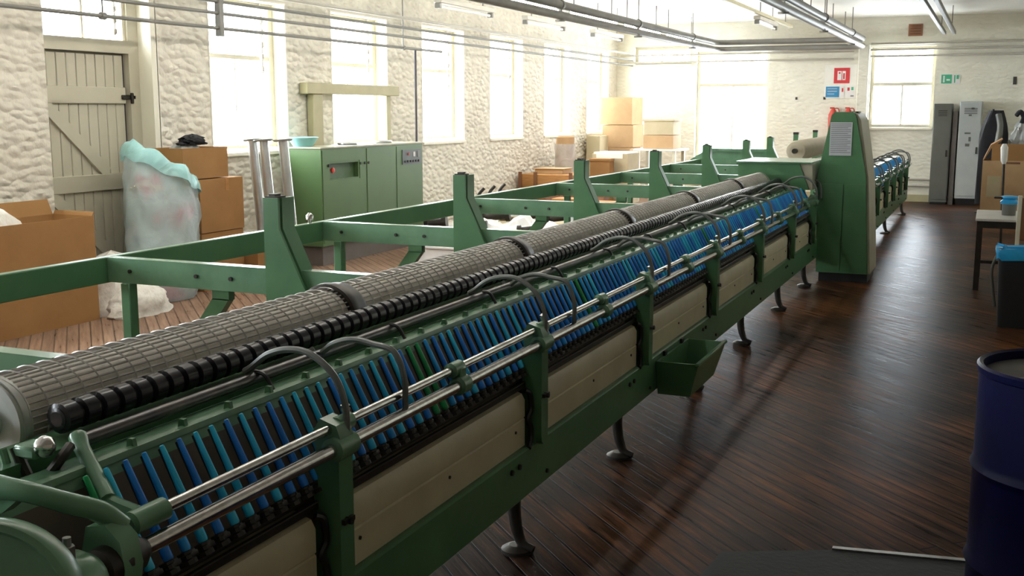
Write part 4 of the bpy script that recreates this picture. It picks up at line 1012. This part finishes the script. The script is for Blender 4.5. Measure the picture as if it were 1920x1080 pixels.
for x, lab in ((-2.83,'left'),(-2.55,'right')):
    o = empty('fire_extinguisher', (x,YF-.12,1.2), lab+' of two red fire extinguishers hung behind the tall cabinet', 'fire extinguisher', 'fire extinguishers on the far wall')
    MB().lathe((x,YF-.12,1.2),(0,0,1),[(0,.07),(.01,.085),(.42,.085),(.50,.05),(.53,.03)],18).build('cylinder_body','red',o)
    MB().box(x-.06,x+.02,YF-.14,YF-.10,1.73,1.76).cyl((x,YF-.12,1.72),(x,YF-.12,1.76),.02,n=10).tube(catmull([(x+.02,YF-.12,1.74),(x+.10,YF-.12,1.72),(x+.11,YF-.12,1.5)],4),.01,6).build('valve_handle','red',o)
    MB().box(x-.04,x+.04,YF-.04,YF,1.5,1.6).build('wall_bracket','dark',o)
for k,(x,z,w_,h_) in enumerate(((-2.35,1.60,.0,.0),(-3.55,1.93,.04,.05),(-3.02,1.93,.04,.05))):
    if w_: sign(x-w_/2,x+w_/2,z-h_/2,z+h_/2,'sockets','wall_fitting',('left','right')[k-1]+' small dark fitting on the far wall above the cream bobbin','fitting')
sign(.27,.33,2.16,2.3,'sockets','wall_fitting','small dark fitting near the right edge of the far wall','fitting')

def locker(x0,x1,y0,z0,z1,mat_,label,door_lines=True):
    o = empty('locker', ((x0+x1)/2,y0+.2,0), label, 'locker')
    MB().box(x0,x1,y0,YF-.04,z0,z1,.006).build('locker_body',mat_,o)
    d = MB().box(x0+.015,x1-.015,y0-.012,y0,z0+.05,z1-.03,.003).build('locker_door',mat_,o)
    for r in range(4): MB().box(x0+.08,x1-.08,y0-.016,y0-.012,z1-.22+r*.03,z1-.21+r*.03).build('vent_slot','dark',d)
    MB().box(x1-.07,x1-.05,y0-.035,y0-.012,(z0+z1)/2-.06,(z0+z1)/2+.06,.004).build('door_handle','dark',d)
    MB().box(x0+.02,x1-.02,y0+.02,YF-.06,0,z0).build('locker_plinth','black',o)
    return o
locker(-1.01,-.70,21.45,.04,1.82,'locker_grey','dark grey metal locker standing against the far wall by the right window')
thing_mesh(MB().box(-.685,-.60,21.5,21.95,.0,1.68,.004).box(-.69,-.595,21.49,21.955,.12,.16), 'leaning_board', 'mauve', (-.64,21.7,0), 'narrow brown board wedged between the two lockers', 'board')
lk = locker(-.575,-.20,21.45,.12,1.86,'locker_pale','pale grey metal locker with dark scuffs, right of the dark locker')
for (x,z,w_,h_) in ((-.47,1.28,.10,.03),(-.42,1.6,.05,.03),(-.45,1.06,.07,.05),(-.40,1.15,.04,.08),(-.38,1.72,.05,.03)):
    MB().box(x,x+w_,21.434,21.438,z,z+h_).build('dark_sticker','locker_grey',lk)

# ------------------------------------------------------------------ right side of the aisle
o = open_box('cardboard_box', -.12,.55,18.9,19.7,0,.92,'card_pale','cardboard box with raised flap beneath the black coat at the right edge', flaps=False)
MB().prism([(-.12,.92),(-.02,1.16),(.14,1.26),(.15,1.25),(-.0,1.12),(-.11,.915)],'y',18.92,19.68).build('carton_flap','card',o)
MB().box(.0,.56,18.9,18.91,.92,1.18).build('carton_flap','card',o)
MB().box(.22,.42,18.892,18.9,.87,.90).build('text_line','wood',o); MB().box(-.04,.16,18.892,18.9,.35,.68).build('printed_panel','card_buff',o)
ct = empty('black_coat', (-.02,19.95,1.0), 'black coat draped on a stand above the cardboard box', 'coat')
R = []
for j in range(13):
    t_ = j/12; ww = .10+.13*math.sin(min(1,t_*3)*PI*.5)-.05*t_; zz = 1.70-1.55*t_
    ring = []
    for i in range(24):
        a = 2*PI*i/24; k = 1+.12*math.sin(a*5+t_*3)
        ring.append((-.02+ww*k*math.cos(a)+.05*(1-t_)**2, 19.98+.13*k*math.sin(a), zz))
    R.append(ring)
MB().loft(R).build('coat_body','cloth_black',ct)
MB().tube(catmull([(.06,19.86,1.64),(.10,19.82,1.45),(.09,19.80,1.25),(.07,19.80,1.08)],5),[.05]*8+[.055]*8,10).build('coat_sleeve','locker_grey',ct)
MB().cyl((-.02,20.0,0),(-.02,20.0,1.72),.02,n=10).build('stand_pole','dark',ct)
MB().lathe((-.02,20.0,0),(0,0,1),[(0,.2),(.02,.2),(.04,.03)],18).build('stand_foot','dark',ct)
q = thing_mesh(lump(.42,19.35,.95,.16,.2,.62,6.1,.3), 'grey_jacket', 'cloth_grey', (.42,19.35,.95), 'pale grey jacket heaped over the cardboard box at the right edge', 'jacket')
thing_mesh(MB().tube(catmull([(.32,19.1,1.62),(.37,19.06,1.68),(.42,19.1,1.6),(.40,19.1,1.5)],5),.035,8),'dark_scarf','cloth_black',(.36,19.1,1.5),'dark scarf on top of the pale grey jacket','scarf')
o = empty('broom', (.16,13.2,0), 'upright broom with a white head in front of the cardboard box', 'broom')
MB().cyl((.16,13.2,0),(.13,13.2,1.16),.014,n=10).build('broom_handle','dark',o)
MB().lathe((.13,13.2,1.12),(-.03,0,1),[(0,.018),(.04,.035),(.18,.04),(.22,.02)],14).build('broom_head','white',o)

tb = empty('work_table', (.25,11.7,0), 'small pale-topped table with dark legs on the right of the aisle', 'table')
MB().box(-.10,.62,11.22,12.25,.665,.69,.004).build('table_top','tabletop',tb)
MB().box(-.085,.60,11.24,12.23,.60,.664).build('table_apron','dark',tb)
for x in (-.06,.58):
    for y in (11.27,12.2): MB().box(x-.025,x+.025,y-.025,y+.025,0,.60).build('leg','dark',tb)
MB().box(-.06,.58,11.26,11.28,.26,.29).build('stretcher','dark',tb)
o = empty('paint_pot', (.19,11.7,.69), 'grey pot with a bright blue rim on the pale-topped table', 'pot')
MB().lathe((.19,11.7,.69),(0,0,1),[(0,.062),(.12,.068)],20).build('pot_body','locker_grey',o)
MB().lathe((.19,11.7,.80),(0,0,1),[(0,.078),(.02,.085),(.03,.078),(.045,.06),(.06,.078),(.075,.075),(.08,.05)],20).build('blue_rim','bin_blue',o)
MB().box(.05,.16,11.66,11.72,.85,.87,.004).build('dark_handle','dark',o)
bn = empty('waste_bin', (.22,9.5,0), 'tall black waste bin with a blue liner on the right of the aisle', 'bin')
def rr_ring(x0,x1,y0,y1,z,r=.04,n=5):
    P = []
    for (cx_,cy_,a0) in ((x1-r,y1-r,0),(x0+r,y1-r,90),(x0+r,y0+r,180),(x1-r,y0+r,270)):
        for k in range(n): a = math.radians(a0+90*k/(n-1)); P.append((cx_+r*math.cos(a),cy_+r*math.sin(a),z))
    return P
MB().loft([rr_ring(.125,.40,9.35,9.65,0),rr_ring(.10,.44,9.30,9.70,.58),rr_ring(.09,.45,9.29,9.71,.585),rr_ring(.09,.45,9.29,9.71,.60),rr_ring(.12,.42,9.32,9.68,.60),rr_ring(.14,.4,9.36,9.64,.06)]).build('bin_body','bin',bn)
R = [rr_ring(.088,.452,9.288,9.712,.55),rr_ring(.082,.458,9.28,9.72,.59),rr_ring(.085,.455,9.285,9.715,.625),rr_ring(.13,.41,9.33,9.67,.62),rr_ring(.14,.40,9.35,9.65,.5)]
R = [[(x+.006*math.sin(i*3.1+k),y+.006*math.cos(i*2.3),z+.012*math.sin(i*1.7+k)) for i,(x,y,z) in enumerate(r)] for k,r in enumerate(R)]
MB().loft(R,caps=False).build('bin_liner','bin_blue',bn)
MB().tube(catmull([(.09,9.45,.56),(.06,9.45,.45),(.075,9.45,.3),(.10,9.45,.15)],4),.012,8).build('bin_handle','locker_grey',bn)
ch = empty('wooden_chair', (.42,10.5,0), 'brown wooden chair partly in view at the right edge beyond the waste bin', 'chair')
MB().box(.24,.66,10.35,10.77,.43,.46,.01).build('seat','wood',ch)
for x,y,z1 in ((.26,10.37,.43),(.64,10.37,.43),(.26,10.75,.95),(.64,10.75,.95)): MB().box(x-.018,x+.018,y-.018,y+.018,0,z1,.004).build('leg','wood' if z1 < .5 else 'frame',ch)
MB().box(.26,.64,10.74,10.765,.55,.93,.006).build('backrest','wood',ch)

# blue oil drum
od = empty('oil_drum', (.295,3.9,0), 'dark blue steel oil drum at the bottom right corner', 'oil drum')
r = .288
MB().lathe((.295,3.9,0),(0,0,1),[(0,r-.01),(.004,r+.006),(.02,r+.006),(.03,r),(.17,r),(.185,r+.004),(.20,r+.011),(.215,r+.004),(.23,r),(.50,r),(.515,r+.004),(.53,r+.011),(.545,r+.004),(.56,r),(.845,r),(.85,r+.006),(.87,r+.008),(.878,r),(.872,r-.012),(.845,r-.014)],64).build('drum_shell','navy',od)
MB().lathe((.295,3.9,.84),(0,0,1),[(0,.27),(.004,r-.014),(.008,.26),(.008,.14),(.010,.13),(.010,.0)],48).build('drum_lid','lid',od)
MB().lathe((.16,3.74,.848),(0,0,1),[(0,.035),(.012,.035),(.014,.022)],18).build('bung_cap','dark',od)
lb = lump(.33,3.82,.852,.13,.09,.03,2.7,.3,20,6).build('dirty_cloth','cloth_grey'); tag(rebase(lb,(.33,3.82,.852)), 'grey dirty cloth lying on the oil drum lid', 'cloth')

# dark mat with a metal edge strip
mt = empty('floor_mat', (-.4,3.8,0), 'dark rubber mat with a metal edge on the floor beside the oil drum', 'mat')
MB().prism([(-.95,3.0),(.25,3.0),(.25,4.30),(-.0,4.275),(-.45,4.20),(-.86,4.00)],'z',.001,.016).build('mat_sheet','mat',mt)
MB().prism([(-.47,4.19),(-.0,4.265),(.25,4.29),(.25,4.315),(-.0,4.292),(-.47,4.215)],'z',.001,.022).build('edge_strip','steel',mt)
